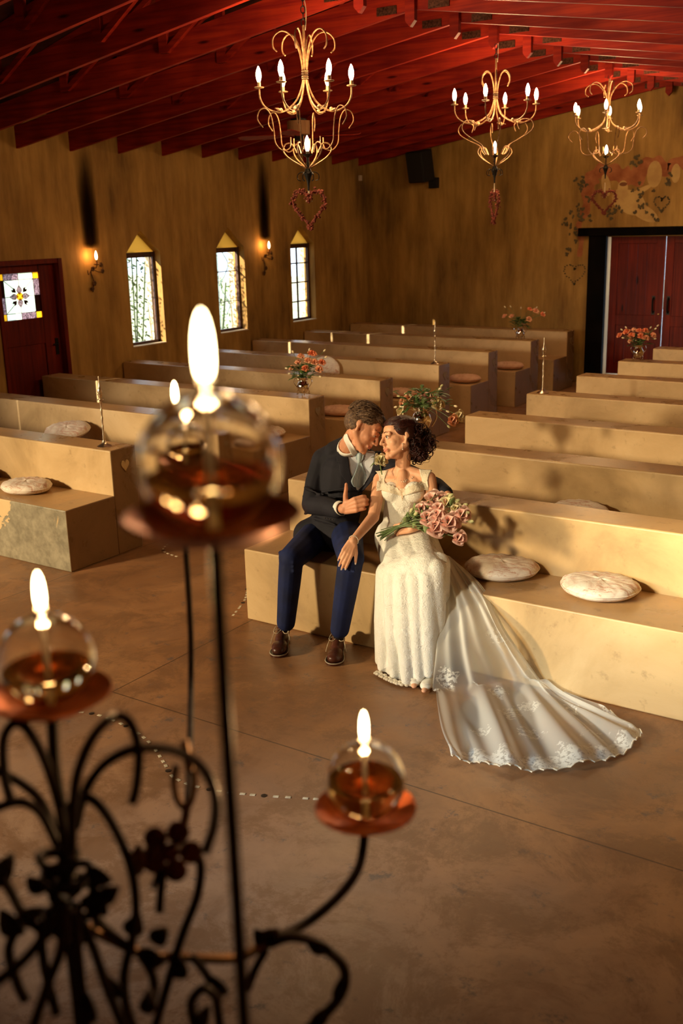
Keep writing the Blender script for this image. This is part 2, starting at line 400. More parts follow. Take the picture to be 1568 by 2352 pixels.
for i, y in enumerate(YT):
    o = tr0 if i == 0 else dup(tr0)
    k = nT-1-i; o.location = (RIDX, y, 0); o['group'] = 'roof trusses'
    o['label'] = 'red stained timber roof truss, ' + ('the one nearest the back wall' if k == 0 else ORD[k]+' from the back wall')
# ------------------------------------------------------------------ windows
glassm = NT('window_glass'); g_ = glassm.add('ShaderNodeBsdfTransparent'); gl = glassm.add('ShaderNodeBsdfGlossy'); gl.inputs['Roughness'].default_value = .02
mx = glassm.add('ShaderNodeMixShader'); mx.inputs[0].default_value = .06; glassm.link(g_.outputs[0], mx.inputs[1]); glassm.link(gl.outputs[0], mx.inputs[2]); glassm.link(mx.outputs[0], glassm.out.inputs[0])
MAT['pane'] = glassm.mat
t = NT('amber_glass'); g1 = t.add('ShaderNodeBsdfTranslucent'); g1.inputs[0].default_value = (.70, .48, .18, 1); t.link(g1.outputs[0], t.out.inputs[0]); MAT['amber'] = t.mat
FD = .115    # depth of the casement inside the reveal
for wi, (a_, b_) in enumerate(WINS):
    root = struct(thing('window_%d' % (wi+1), None, None, (WX-FD, (a_+b_)/2, SILL)))
    y0, y1 = a_-(a_+b_)/2, b_-(a_+b_)/2; zs, za = SHO-SILL, APX-SILL
    m = MB(); fw = .035
    m.bb((-.02, y0, 0), (.02, y0+fw, zs)); m.bb((-.02, y1-fw, 0), (.02, y1, zs)); m.bb((-.02, y0, 0), (.02, y1, .035)); m.bb((-.025, y0, zs-.06), (.025, y1, zs))
    m.build('window_frame', MAT['frame'], root, smooth=False)
    m = MB()
    if wi == 4:
        m.bb((-.008, -.012, .03), (.008, .012, zs-.05))
        for q in (.25, .5, .75): m.bb((-.008, y0+.03, q*zs-.009), (.008, y1-.03, q*zs+.009))
    elif wi == 3: m.bb((-.006, y0+.03, .72*zs-.006), (.006, y1-.03, .72*zs+.006)); m.bb((-.006, y0+.03, .36*zs-.004), (.006, y1-.03, .36*zs+.004))
    else: m.bb((-.006, y1-.075, .03), (.006, y1-.065, zs-.05))
    m.build('glazing_bar', MAT['frame'], root, smooth=False)
    MB().bb((-.002, y0+.03, .03), (.002, y1-.03, zs-.05)).build('window_pane', MAT['pane'], root, smooth=False)
    m = MB(); m.prism([(y0, zs), (y1, zs), (-.03, za)], 0, -.004, .004); m.build('amber_pane', MAT['amber'], root, smooth=False)
    MB().bb((.02, y0-.0, -.004), (FD+.012, y1, .006)).build('window_sill', MAT['cream'], root, smooth=False)
# ------------------------------------------------------------------ left door with stained glass
dl = struct(thing('door_1', None, None, (WX, 0, 0)))
y0, y1, zt = DOOR
m = MB(); m.bb((-.13, y0, 0), (.02, y0+.05, zt)); m.bb((-.13, y1-.055, 0), (.03, y1, zt)); m.bb((-.13, y0, zt-.05), (.02, y1, zt)); m.build('door_frame', MAT['door'], dl, smooth=False, bevel=.004)
ya, yb, zc = y0+.05, y1-.055, zt-.05; gx0, gx1, gz0, gz1 = 7.215, 7.76, 1.40, 1.885
m = MB(); m.bb((-.10, ya, .02), (-.06, gx0-.0, zc)); m.bb((-.10, gx1, .02), (-.06, yb, zc)); m.bb((-.10, gx0, gz1), (-.06, gx1, zc)); m.bb((-.10, gx0, 1.12), (-.06, gx1, gz0)); m.bb((-.10, gx0, .02), (-.06, gx1, .2)); m.bb((-.09, gx0, .2), (-.072, gx1, 1.12))
leafd = m.build('door_leaf', MAT['door'], dl, smooth=False, bevel=.003)
m = MB(); m.bb((-.06, yb-.075, .98), (-.05, yb-.035, 1.16)); m.tube([(-.05, yb-.055, 1.10), (-.02, yb-.055, 1.10), (-.02, yb-.13, 1.10)], .007); m.build('door_handle', MAT['black_metal'], leafd)
def sgl(name, c, tex=False):
    t = NT(name); n_ = t.noise(t.coord((60, 60, 60)), 1, 4); a1 = t.add('ShaderNodeBsdfTranslucent'); a2 = t.add('ShaderNodeBsdfGlossy'); a2.inputs['Roughness'].default_value = .15
    t.link(t.ramp(n_, [(.40, tuple(x*(.35 if tex else .92) for x in c)), (.60, c)]), a1.inputs[0]); mx = t.add('ShaderNodeMixShader'); mx.inputs[0].default_value = .04
    t.link(a1.outputs[0], mx.inputs[1]); t.link(a2.outputs[0], mx.inputs[2]); t.link(mx.outputs[0], t.out.inputs[0]); return t.mat
SG = [sgl('glass_white', (.95, 1, .93)), sgl('glass_yellow', (1, .68, .12)), sgl('glass_lilac', (.62, .50, .58), True), sgl('glass_maroon', (.05, .012, .016)), simple('lead_came', (.02, .02, .02), None, (9, 9, 9), .5, .6)]
m = MB()
def gp(poly, mi, off=0.0): m.cm = mi; m.prism([(gx0+p[0]*(gx1-gx0), gz1-p[1]*(gz1-gz0)) for p in poly], 0, -.082-off, -.078+off)
def R4(a0, b0, a1, b1): return [(a0, b0), (a1, b0), (a1, b1), (a0, b1)]
B_ = .14
for a0, b0 in ((0, 0), (1-B_, 0), (0, 1-B_), (1-B_, 1-B_)): gp(R4(a0, b0, a0+B_, b0+B_), 1)
gp(R4(B_, 0, .5, B_), 2); gp(R4(.5, 0, 1-B_, B_), 0); gp(R4(B_, 1-B_, .5, 1), 0); gp(R4(.5, 1-B_, 1-B_, 1), 2)
gp(R4(0, B_, B_, .5), 3); gp(R4(0, .5, B_, 1-B_), 2); gp(R4(1-B_, B_, 1, .5), 2); gp(R4(1-B_, .5, 1, 1-B_), 3); gp(R4(B_, B_, 1-B_, 1-B_), 0)
for k in range(4):
    a = k*PI/2; cth, sth = math.cos(a), math.sin(a); rt = lambda p: (.5+p[0]*cth-p[1]*sth, .5+p[0]*sth+p[1]*cth)
    gp([rt(p) for p in [(0, -.03), (.07, -.12), (.055, -.17), (0, -.25), (-.055, -.17), (-.07, -.12)]], 2, .001)
    a += PI/4; cth, sth = math.cos(a), math.sin(a)
    gp([rt(p) for p in [(0, -.12), (.05, -.19), (.035, -.24), (0, -.21), (-.035, -.24), (-.05, -.19)]], 3, .0015)
gp([(.5+.085*math.cos(q*PI/8), .5+.085*math.sin(q*PI/8)) for q in range(16)], 1, .002)
m.cm = 4
def lead(p, q): m.tube([(-.076, gx0+p[0]*(gx1-gx0), gz1-p[1]*(gz1-gz0)), (-.076, gx0+q[0]*(gx1-gx0), gz1-q[1]*(gz1-gz0))], .0028, 5)
for p, q in [((B_, 0), (B_, 1)), ((1-B_, 0), (1-B_, 1)), ((0, B_), (1, B_)), ((0, 1-B_), (1, 1-B_)), ((.5, 0), (.5, .27)), ((.5, .73), (.5, 1)), ((0, .5), (.27, .5)), ((.73, .5), (1, .5)), ((B_, B_), (.36, .33)), ((1-B_, B_), (.64, .33)), ((B_, 1-B_), (.36, .67)), ((1-B_, 1-B_), (.64, .67))]: lead(p, q)
m.build('stained_glass_pane', SG, leafd, smooth=False)
# ------------------------------------------------------------------ double door in the back wall with black lintel and post
tr_ = struct(MB().bb((-5.56, BY-.10, DZ1+.015), (RX-.4, BY+.24, DZ1+.125)).build('trim_1', MAT['black'], smooth=False, bevel=.008))
struct(MB().bb((DX0-.25, BY-.07, 0), (DX0-.002, BY+.24, DZ1+.015)).build('trim_2', MAT['black'], smooth=False, bevel=.006))
struct(MB().bb((DX0+.01, BY-.10, 0), (DX1, BY, DZ0-.01)).build('trim_3', MAT['black'], smooth=False, bevel=.006))
dd = struct(thing('door_2', None, None, (0, BY+.03, 0)))
gapx = -4.36
for (xa, xb, s) in ((DX0+.045, gapx-.006, 1), (gapx+.006, -3.5, -1)):
    m = MB(); z0, z1 = DZ0+.03, DZ1+.01; rl = .11
    m.bb((xa, -.02, z0), (xa+rl, .02, z1)); m.bb((xb-rl, -.02, z0), (xb, .02, z1))
    for q0, q1 in ((z0, z0+.16), (.84, .98), (z1-.10, z1)): m.bb((xa+rl, -.02, q0), (xb-rl, .02, q1))
    for q0, q1 in ((z0+.16, .84), (.98, z1-.10)):
        n_ = 4; wd = (xb-xa-2*rl)/n_
        for k in range(n_): m.bb((xa+rl+k*wd+.001, -.008, q0), (xa+rl+(k+1)*wd-.001, .012, q1))
    lf = m.build('door_leaf', MAT['door'], dd, smooth=False, bevel=.003)
    hx = xb-.12 if s > 0 else xa+.07
    MB().tube([(hx, -.02, 1.02), (hx, -.06, 1.05), (hx, -.065, 1.12), (hx, -.06, 1.19), (hx, -.02, 1.22)], .012).box((hx, -.022, 1.02), (.045, .008, .05)).box((hx, -.022, 1.22), (.045, .008, .05)).build('door_handle', MAT['black_metal'], lf)
    if s > 0: MB().ell((xb-.045, -.022, 1.0), (.014, .006, .014)).build('keyhole_plate', simple('brass', (.6, .4, .15), None, (9, 9, 9), .3, 1), lf)
# ------------------------------------------------------------------ wall painting (fresco) over and beside the door
t = NT('fresco_red_ribbon'); f = t.noise(t.coord((6, 6, 6)), 1, 5); MR = t.bsdf(t.ramp(f, [(.35, (.28, .085, .03)), (.65, (.44, .16, .065))]), .8)
MC = simple('fresco_cream', (.60, .40, .15), (.46, .28, .10), (5, 5, 5), .8); MG = simple('fresco_leaf_green', (.13, .10, .045), (.08, .06, .028), (9, 9, 9), .8)
MD = simple('fresco_dark_hair', (.26, .10, .04), None, (9, 9, 9), .8)
def B2(u, v): p = at(u, v, y=BY); return (p.x, p.z)
def ribbon(pts, name, mt, par, w0, dy=.002, n=8):
    P = spl([B2(u, v)+(w,) for u, v, w in pts], n); m = MB(); L = []; Rr = []
    for i, p in enumerate(P):
        a_ = P[max(i-1, 0)]; b_ = P[min(i+1, len(P)-1)]; d = V((b_[0]-a_[0], b_[1]-a_[1])); d = d.normalized() if d.length else V((1, 0)); n_ = V((-d.y, d.x))
        wv = p[2]*w0*(1+.25*math.sin(i*.9)); L.append((p[0]+n_.x*wv, BY-dy, p[1]+n_.y*wv)); Rr.append((p[0]-n_.x*wv, BY-dy, p[1]-n_.y*wv))
    N = len(P); m.add(L+Rr, [(i, i+1, N+i+1, N+i) for i in range(N-1)]); return m.build(name, mt, par, smooth=False, solid=.0015)
mur = ribbon([(1330, 590, .4), (1335, 545, .6), (1328, 520, .5), (1345, 480, .8), (1352, 430, 1.2), (1368, 400, 1.3), (1398, 392, 1.2), (1430, 405, 1.5), (1460, 405, 1.6), (1490, 378, 1.2), (1515, 375, 1.0), (1535, 392, 1.1), (1560, 372, 1.1), (1600, 380, 1.1), (1650, 400, 1.0)], 'wall_painting', MR, wb, .075)
m = MB()
def disc(u, v, rx, rz, mt, dy=.004, n=18, rot=0.0, name='wall_painting'):
    x, z = B2(u, v); m_ = MB(); ca, sa = math.cos(rot), math.sin(rot)
    m_.prism([(x+rx*math.cos(q)*ca-rz*math.sin(q)*sa, z+rx*math.cos(q)*sa+rz*math.sin(q)*ca) for q in [2*PI*i/n for i in range(n)]], 1, BY-dy, BY-dy+.001); return m_
mc = MB()
for ia, a_ in enumerate([(1448, 465, .22, .15, -.5), (1478, 488, .22, .09, -.5), (1425, 455, .12, .13, .2), (1430, 432, .07, .10, 0), (1468, 440, .19, .035, .45), (1392, 425, .06, .15, .25), (1503, 400, .10, .17, 0), (1552, 398, .06, .12, 0)]):
    q = disc(a_[0], a_[1], a_[2], a_[3], None, .003+ia*.0012, rot=a_[4]); mc.add(q.v, q.f)
mc.build('wall_painting', MC, wb, smooth=False)
md = MB(); q = disc(1432, 423, .055, .026, None, .016); md.add(q.v, q.f); md.build('wall_painting', MD, wb, smooth=False)
mg = MB(); rnd = random.Random(4)
def leafp(u, v, s=.022):
    for _ in range(3):
        q = disc(u+rnd.uniform(-3, 3), v+rnd.uniform(-3, 3), s*rnd.uniform(.6, 1.1), s*rnd.uniform(.4, .8), None, .017+.0004*len(mg.f)/10%.006, 8, rnd.uniform(0, 3)); mg.add(q.v, q.f)
for cx_, cy_, n_, sp_ in [(1460, 376, 9, 16), (1332, 425, 9, 14), (1325, 490, 9, 14), (1390, 490, 6, 12), (1478, 445, 10, 18), (1470, 478, 5, 10), (1535, 418, 6, 14), (1420, 480, 5, 14), (1305, 510, 6, 12), (1313, 575, 5, 10), (1350, 460, 4, 12), (1505, 500, 4, 14), (1318, 540, 5, 14), (1345, 500, 5, 14)]:
    for _ in range(n_): leafp(cx_+rnd.gauss(0, sp_*.6), cy_+rnd.gauss(0, sp_*.6))
def heartp(t_, w_, h_): # heart curve, unit
    return (w_*math.sin(t_)**3, h_*(13*math.cos(t_)-5*math.cos(2*t_)-2*math.cos(3*t_)-math.cos(4*t_))/17)
for (u, v, w_, h_) in [(1320, 627, .155, .16), (1520, 466, .10, .11)]:
    x, z = B2(u, v)
    for i in range(34):
        a_, b_ = heartp(2*PI*i/34, w_, h_); px = x+a_+rnd.gauss(0, .004); pz = z+b_+rnd.gauss(0, .004); r_ = .013
        mg.prism([(px+r_*math.cos(k*PI/3), pz+r_*.8*math.sin(k*PI/3)) for k in range(6)], 1, BY-.019, BY-.018)
mg.build('wall_painting', MG, wb, smooth=False)
# ------------------------------------------------------------------ outside the windows
t = NT('garden_ground'); MAT['garden'] = t.bsdf(t.ramp(t.noise(t.coord((2, 2, 2)), 1, 5), [(.4, (.35, .38, .20)), (.6, (.62, .58, .40))]), .9)
MB().bb((-40, -12, -.4), (WX-.3, 40, -.1)).build('garden_ground', MAT['garden'], smooth=False)
tag(bpy.data.objects['garden_ground'], 'sunlit garden ground outside the arched windows', 'ground', kind='structure')
for i, (px, py, wdt) in enumerate([(-9.95, 10.48, .26), (-9.95, 12.22, .28), (-9.95, 13.98, .26)]):
    m = MB(); m.box((0, 0, 1.5), (wdt, wdt, 3.2)); m.box((0, 0, 3.05), (wdt+.06, wdt+.06, .1)); m.box((0, 0, 0.0), (wdt+.06, wdt+.06, .2))
    o = m.build('veranda_pillar', MAT['cream'], smooth=False, bevel=.01); o.location = (px, py, 0)
    tag(o, ['cream veranda pillar outside the arched window nearest the stained glass door', 'cream veranda pillar outside the middle arched window', 'cream veranda pillar outside the arched window nearest the corner'][i], 'pillar', 'veranda pillars outside')
def shrub(name, loc, rx, h, n, seed, label, mt):
    r_ = random.Random(seed); root = thing(name, label, 'plant', loc)
    m = MB()
    for k in range(7):
        a_ = r_.uniform(0, 6.28); b_ = r_.uniform(.1, rx); m.tube(spl([(b_*.3*math.cos(a_), b_*.3*math.sin(a_), 0), (b_*.7*math.cos(a_+.3), b_*.7*math.sin(a_+.3), h*.5), (b_*math.cos(a_+.4), b_*math.sin(a_+.4), h)], 6), .012, 5)
    m.build('stem', MAT['darkleaf'], root)
    m = MB()
    for k in range(n):
        a_ = r_.uniform(0, 6.28); q = rx*math.sqrt(r_.random()); z = h*r_.uniform(.05, 1.05)
        p = V((q*math.cos(a_), q*math.sin(a_), z)); d = V((r_.gauss(0, 1), r_.gauss(0, 1), r_.gauss(-.6, .8))).normalized(); s_ = d.orthogonal().normalized()*.014; L = r_.uniform(.05, .11)
        m.add([p, p+d*L*.5+s_, p+d*L, p+d*L*.5-s_], [(0, 1, 2, 3)])
    m.build('foliage', mt, root, smooth=False)
shrub('bamboo', (-11.2, 11.05, -.1), .55, 3.6, 1500, 3, 'leafy bamboo clump outside the arched window nearest the stained glass door', MAT['darkleaf'])
shrub('garden_shrub', (-11.6, 13.4, -.1), .45, 1.5, 500, 5, 'low green shrub outside the middle arched window', MAT['leaf'])
m = MB(); 
for q in (-.14, .14): m.tube([(0, q, -.1), (0, q, 2.6)], .008)
m.tube(spl([(0, 0, 1.0), (0, .1, 1.15), (0, -.02, 1.3), (0, -.1, 1.45), (0, .02, 1.6), (0, .1, 1.75), (0, 0, 1.9), (0, -.08, 2.0)], 6), .008)
o = m.build('garden_screen', simple('blue_grey_iron', (.25, .38, .45), None, (9, 9, 9), .5)); o.location = (-10.4, 12.35, 0); tag(o, 'pale blue scrolled iron screen outside the middle arched window', 'screen')

for i_, yy in enumerate((7.75, 9.3, 11.18)):  # unseen foliage set between sun and windows to break up the sunlight
    shrub('garden_shrub', (-10.25, yy-.08, -.1), .38, 2.5, 1500, 30+i_, 'leafy climber shading the outer wall ' + ['beside the stained glass door', 'before the first arched window', 'before the middle arched window'][i_], MAT['leaf'])

o = MB().bb((-10.07, 4, 2.78), (-9.83, 16, 3.25)).build('sun_shading_beam', MAT['cream'], smooth=False, bevel=.01); tag(o, 'cream veranda beam running over the outside pillars', 'beam')  # out of view, put in to keep the sun off the window tops
# ------------------------------------------------------------------ pews
XR, XL, Y0R, Y0L, PR, PL, PD, PT, PB, SE = -3.837, -5.471, 4.60, 4.6676, 1.2093, 1.2287, .463, .250, .784, .45
hm = simple('ochre_heart_plaster', (.66, .50, .24), (.50, .35, .15), (12, 12, 12), .6)
hm2 = simple('faded_heart_plaster', (.28, .21, .12), (.20, .14, .07), (12, 12, 12), .6)
MTOP = glossy_cement('brown_cement_top', (.58, .35, .155)); MEND = glossy_cement('dark_brown_cement_end', (.34, .205, .095))  # tops brown, aisle ends darker brown, both glossier than the faces
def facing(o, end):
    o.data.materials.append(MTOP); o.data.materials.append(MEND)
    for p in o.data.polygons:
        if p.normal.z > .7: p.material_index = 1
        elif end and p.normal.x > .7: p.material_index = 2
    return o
def pew(x0, x1, y0, seed, label, group, heart=None, plaster=False, aisle=1):
    r = thing('pew', label, 'pew', ((x0+x1)/2, y0, 0), 0, group); cx = (x0+x1)/2; mt = pewmat('pew_cement_%d' % seed, seed, False)
    a, b = x0-cx, x1-cx
    m = MB(); m.bb((a, 0, 0), (b, PD, SE)); facing(m.build('seat', pewmat('worn_grey_cement_shaded', 3, 2) if plaster else mt, r, bevel=.008), heart is not None)  # front seat: patchy grey cement, its colour darkened further for shade
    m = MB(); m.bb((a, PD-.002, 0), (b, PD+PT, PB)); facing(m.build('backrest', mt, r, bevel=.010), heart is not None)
    if heart:
        P = [heartp(2*PI*i/32, .040, .050) for i in range(32)]; m = MB(); ex = b if aisle > 0 else a
        m.prism([(PD+PT*.52+p[0], .655+p[1]) for p in P], 0, ex-.002, ex+.004*aisle); m.build('heart_relief', heart, r, bevel=.002)
    return r
XE = WX+.02
SITE = {0: 'with a tall silver candlestick on its end', 1: 'bare topped behind the one with the candlestick', 2: 'with a vase of coral roses on its end', 3: 'bare topped behind the vase of coral roses', 4: 'with a slim candlestick on its end', 5: 'one before the pew with the far vase', 6: 'with the far vase of roses on its end', 7: 'closest to the back wall'}
for k in range(8):
    pew(XE, XL, Y0L+PL*k, k+1, 'left cement pew in the %s row, %s' % (ORD[k], SITE[k]), 'left hand pews', hm if k == 0 else hm2, k == 0)
SITER = ['which the couple sit on', 'shaded by the couple, vase behind bride', 'bare topped, end face open to the aisle', 'with a candlestick on its end', 'bare topped behind the candlestick', 'with a vase of roses before the double door', 'smallest in view before the double door']
for k in range(7):
    pew(XR, RX-.02, Y0R+PR*k, k+21, 'right cement pew in the %s row, %s' % (ORD[k], SITER[k]), 'right hand pews')
# ------------------------------------------------------------------ seat cushions
t = NT('marbled_cushion_fabric'); co = t.coord((1, 1, 1)); n1 = t.noise(co, 6, 6, .7, 1.2); n2 = t.noise(t.coord((9, 26, 9)), 1, 6, .7, 1.5)
col = t.mix(t.ramp(n2, [(.54, 0), (.62, .75)]), t.ramp(n1, [(.35, (.66, .50, .40)), (.55, (.84, .76, .66))]), (.55, .26, .16)); MCU = t.bsdf(col, .85, 0, n1, .25)
t = NT('rose_cushion_fabric'); co = t.coord((1, 1, 1)); n1 = t.noise(co, 6, 6, .7, 1.2)
MCR = t.bsdf(t.ramp(n1, [(.35, (.55, .30, .20)), (.6, (.72, .46, .32))]), .85, 0, n1, .25)
def cushion(loc, label, mt, R_=.235, rz=0.0, rx=0.0, h=.042, seed=0):
    r_ = random.Random(seed); ph = [r_.uniform(0, 6.28) for _ in range(4)]
    o = thing('cushion', label, 'cushion', loc, 0, 'round seat cushions'); o.rotation_euler = (rx, 0, rz); m = MB(); N = 48
    def rr(a): return R_*(1+.02*math.sin(3*a+ph[0])+.012*math.sin(7*a+ph[1]))
    prof = [(0.0, 1.0), (.35, .99), (.62, .93), (.82, .78), (.93, .55), (.985, .30), (1.0, 0.0), (.985, -.30), (.93, -.55), (.82, -.8), (.5, -.98), (0.0, -1.0)]
    def f(u, v):
        i = v*(len(prof)-1); i0 = min(int(i), len(prof)-2); w_ = i-i0; q = prof[i0][0]*(1-w_)+prof[i0+1][0]*w_; z = prof[i0][1]*(1-w_)+prof[i0+1][1]*w_
        a = u*2*PI; R2 = rr(a)*max(q, .001); wr = .0035*math.sin(17*a+ph[2])*q*(z > -.9) + .003*math.sin(5*a+6*q+ph[3])*(1-q)
        return (R2*math.cos(a), R2*math.sin(a)*.86, h*(z+1)+wr*(z > 0)+.001)
    m.grid(f, N, 34, True).build('cushion_cover', mt, o, angle=180)
    m = MB(); m.tube([((rr(2*PI*i/N)+.001)*math.cos(2*PI*i/N), .86*(rr(2*PI*i/N)+.001)*math.sin(2*PI*i/N), h+.001) for i in range(N)], .004, 6, closed=True); m.build('piping', mt, o)
    return o
sR = Y0R; sL = Y0L
cushion((-2.30, 4.93, SE), 'round marbled cushion beside the bride, partly under her train', MCU, .20, .3, seed=1)
cushion((-1.735, 4.905, SE), 'round marbled cushion lying alone to the right of the bride', MCU, .20, .1, seed=2)
p = at(1338, 1166, y=Y0R+PR+.32); cushion((p.x, Y0R+PR+.235, SE+.032), 'cushion whose top just shows over the couple\'s pew backrest', MCU, .20, 0, .17, seed=3)
p = at(84, 1122, z=SE); cushion((p.x, Y0L+.25, SE), 'round marbled cushion on the seat of the pew with the heart on its end', MCU, .20, 0, seed=4)
p = at(-8, 1090, z=SE); cushion((p.x, Y0L+.30, SE), 'cushion cut by the left edge of the photo', MCU, .19, 0, seed=5)
p = at(165, 1000, y=Y0L+PL+.3); cushion((p.x, Y0L+PL+.26, SE+.12), 'cushion peeping over the backrest beside the tall candlestick', MCU, .21, .2, .22, .042, seed=6)
for u, v, k, lab in [(612, 992, 2, 'cushion half hidden behind the big glass lamp'), (783, 942, 3, 'rose cushion on the seat just above the groom\'s head'), (918, 903, 4, 'cushion on the pew behind the roses by the bride'), (1065, 872, 5, 'rose cushion on the pew seat right of the slim candlestick'), (1168, 840, 6, 'rose cushion on the pew seat below the far vase')]:
    yy = Y0L+PL*k+.24; p = at(u, v, z=SE+.04); cushion((min(p.x, XL-.20), yy, SE), lab, MCR if k > 2 else MCU, .19, 0, seed=10+k)
p = at(738, 838, y=Y0L+PL*4+.34); o = cushion((p.x, Y0L+PL*4+.44, SE+.18), 'round cushion propped upright behind the vase of coral roses', MCU, .21, 0, 1.42, .04, seed=20)
# ------------------------------------------------------------------ silver vases of roses
petm = lambda n, c: simple(n, c, tuple(x*.8 for x in c), (30, 30, 30), .6)
PET = [petm('coral_petal', (.95, .34, .17)), petm('salmon_petal', (.96, .52, .32)), petm('cream_petal', (.95, .84, .56)), petm('pink_petal', (.97, .64, .56))]
MAT['bud'] = petm('green_bud', (.55, .55, .28)); MAT['stem'] = simple('green_stem', (.13, .20, .06), None, (20, 20, 20), .5)
def rose(m, c, d, R_, seed=0, n=11):
    R_ = R_*1.15
    # spiral of cupped petals opening along d
    r_ = random.Random(seed); d = V(d).normalized(); q = d.to_track_quat('Z', 'Y').to_matrix(); c = V(c)
    for k in range(n):
        f = k/(n-1); a = k*2.4; rad = R_*(.18+.75*f); tilt = .15+.75*f; hgt = R_*(1.15-.45*f); wd = R_*(.55+.35*f)
        def fn(u, v, a=a, rad=rad, tilt=tilt, hgt=hgt, wd=wd):
            s_ = (u-.5)*2; w_ = wd*math.sin(PI*(.16+.50*v))
            out = rad*(.25+.75*v**.8)*(1-.18*s_*s_)+R_*.10*max(0, v-.75)*4*(f > .4)
            z = hgt*v*(1-.26*s_*s_*v) - R_*.20*max(0, v-.7)*3.3*(f > .4)
            x = out; y = s_*w_
            X = x*math.cos(a)-y*math.sin(a); Y = x*math.sin(a)+y*math.cos(a)
            return c+q@V((X, Y, z-R_*.4))
        m.grid(fn, 7, 7)
    return m
def leafm(m, p, d, L, w_, n_=None):
    p = V(p); d = V(d).normalized(); s_ = (V((0, 0, 1)).cross(d) if abs(d.z) < .95 else V((1, 0, 0))).normalized(); up = d.cross(s_)
    pts = [];
    for i in range(5):
        f = i/4; wv = w_*math.sin(PI*(f*.92+.04)); b = p+d*L*f+up*(-L*.18*f*f); pts += [b-s_*wv+up*wv*.3, b, b+s_*wv+up*wv*.3]
    m.add(pts, [(i*3+j, i*3+j+1, i*3+j+4, i*3+j+3) for i in range(4) for j in (0, 1)])
def vase(loc, label, spec, seed, small=False, kind=0, s=1.0, handles=True):
    r_ = random.Random(seed); r = thing('silver_vase', label, 'vase', loc, 0, 'silver vases on the pew ends')
    m = MB(); body = [(.001, .022), (.030, .024), (.050, .045), (.058, .075), (.052, .105), (.036, .13), (.034, .142), (.050, .165), (.047, .165), (.031, .142), (.033, .13), (.048, .10), (.052, .075), (.04, .04), (.001, .035)]
    if kind == 1: body = [(.001, .05), (.02, .052), (.014, .06), (.022, .075), (.044, .095), (.055, .125), (.046, .16), (.028, .18), (.032, .19), (.054, .205), (.051, .205), (.029, .19), (.025, .18), (.043, .16), (.05, .125), (.001, .09)]
    m.lathe([(a*s, b*s) for a, b in body], n=32).build('vase_body', MAT['silver'], r, angle=60)
    m = MB()
    if kind == 0:
        for k in range(4):
            a = PI/4+k*PI/2; MB().tube(spl([(.045*s*math.cos(a), .045*s*math.sin(a), .045*s), (.058*s*math.cos(a), .058*s*math.sin(a), .03*s), (.05*s*math.cos(a), .05*s*math.sin(a), .014*s), (.062*s*math.cos(a), .062*s*math.sin(a), .006*s)], 5), .005*s, 6).build('vase_foot', MAT['silver'], r)
    else: m.lathe([(.001, 0), (.046*s, 0), (.046*s, .006*s), (.03*s, .014*s), (.012*s, .03*s), (.010*s, .045*s), (.02*s, .054*s), (.001, .054*s)], n=28).build('vase_foot', MAT['silver'], r)
    tz = (.165 if kind == 0 else .205)*s
    for sg in (-1, 1):
        m = MB(); d_ = V((math.cos(.6), math.sin(.6), 0))*sg
        m.tube(spl([tuple(d_*.034*s+V((0, 0, tz*.85))), tuple(d_*.07*s+V((0, 0, tz*.95))), tuple(d_*.082*s+V((0, 0, tz*.7))), tuple(d_*.056*s+V((0, 0, tz*.45)))], 6), .0035*s, 6).build('handle', MAT['silver'], r)
    return r, tz
def arrangement(loc, label, heads, buds, leaves, seed, sprd=1.0):
    r_ = random.Random(seed); r = thing('rose_arrangement', label, 'flowers', loc, 0, 'rose arrangements in silver vases')
    sm = MB(); lm = MB()
    def stem(to, b0=(0, 0, 0)):
        to = V(to); b0 = V(b0); mid = (b0+to)*.5+V((0, 0, .02)); sm.tube(spl([tuple(b0-V((0, 0, .06))), tuple(b0), tuple(mid), tuple(to)], 5), .0018, 5); return (to-mid).normalized()
    for i, (p, R_, ci) in enumerate(heads):
        d = stem(p); m = MB(); rose(m, p, (V(p).normalized()*.7+V((RT.x*0-FW.x*.5, -FW.y*.5, .35))), R_, seed*7+i, 9); m.build('rose', PET[ci], r, angle=180)
    for i, (p, ci) in enumerate(buds):
        d = stem(p); MB().ell(p, (.008, .008, .015), d.to_track_quat('Z', 'Y').to_matrix(), 8, 6).build('bud', MAT['bud'] if ci < 0 else PET[ci], r)
    for k in range(leaves):
        a = r_.uniform(0, 6.28); q = r_.uniform(.0, .10)*sprd; z = r_.uniform(-.01, .11); d = V((math.cos(a), math.sin(a), r_.uniform(-.2, .8))); leafm(lm, (q*math.cos(a), q*math.sin(a), z), d, r_.uniform(.04, .075), r_.uniform(.012, .020))
    sm.build('stems', MAT['stem'], r); lm.build('leaves', MAT['leaf'], r, solid=.0008); return r
def ztop(u, v): p = at(u, v, z=PB); return p
def endpos(u, v, k, right=False):
    p = at(u, v, z=PB)
    yy = (Y0R+PR*k if right else Y0L+PL*k)+PD+PT/2
    return (p.x, min(max(p.y, yy-.05), yy+.05), PB)
v0, tz = vase(endpos(697, 907, 2), 'silver vase holding coral roses on the pew end above the groom', 0, 1)
v1, tz1 = vase(endpos(1198, 778, 6), 'far silver vase standing before the back wall', 0, 2)
v2, tz2 = vase(endpos(1466, 826, 5, True), 'silver vase with curled feet in front of the double door', 0, 3)
pp = at(975, 1015, z=PB); v3l = (pp.x, Y0R+PR+PD+.11, PB)
v3, tz3 = vase(v3l, 'tall footed silver goblet vase behind the bride\'s head', 0, 4, kind=1, s=1.3)
r_ = random.Random(8)
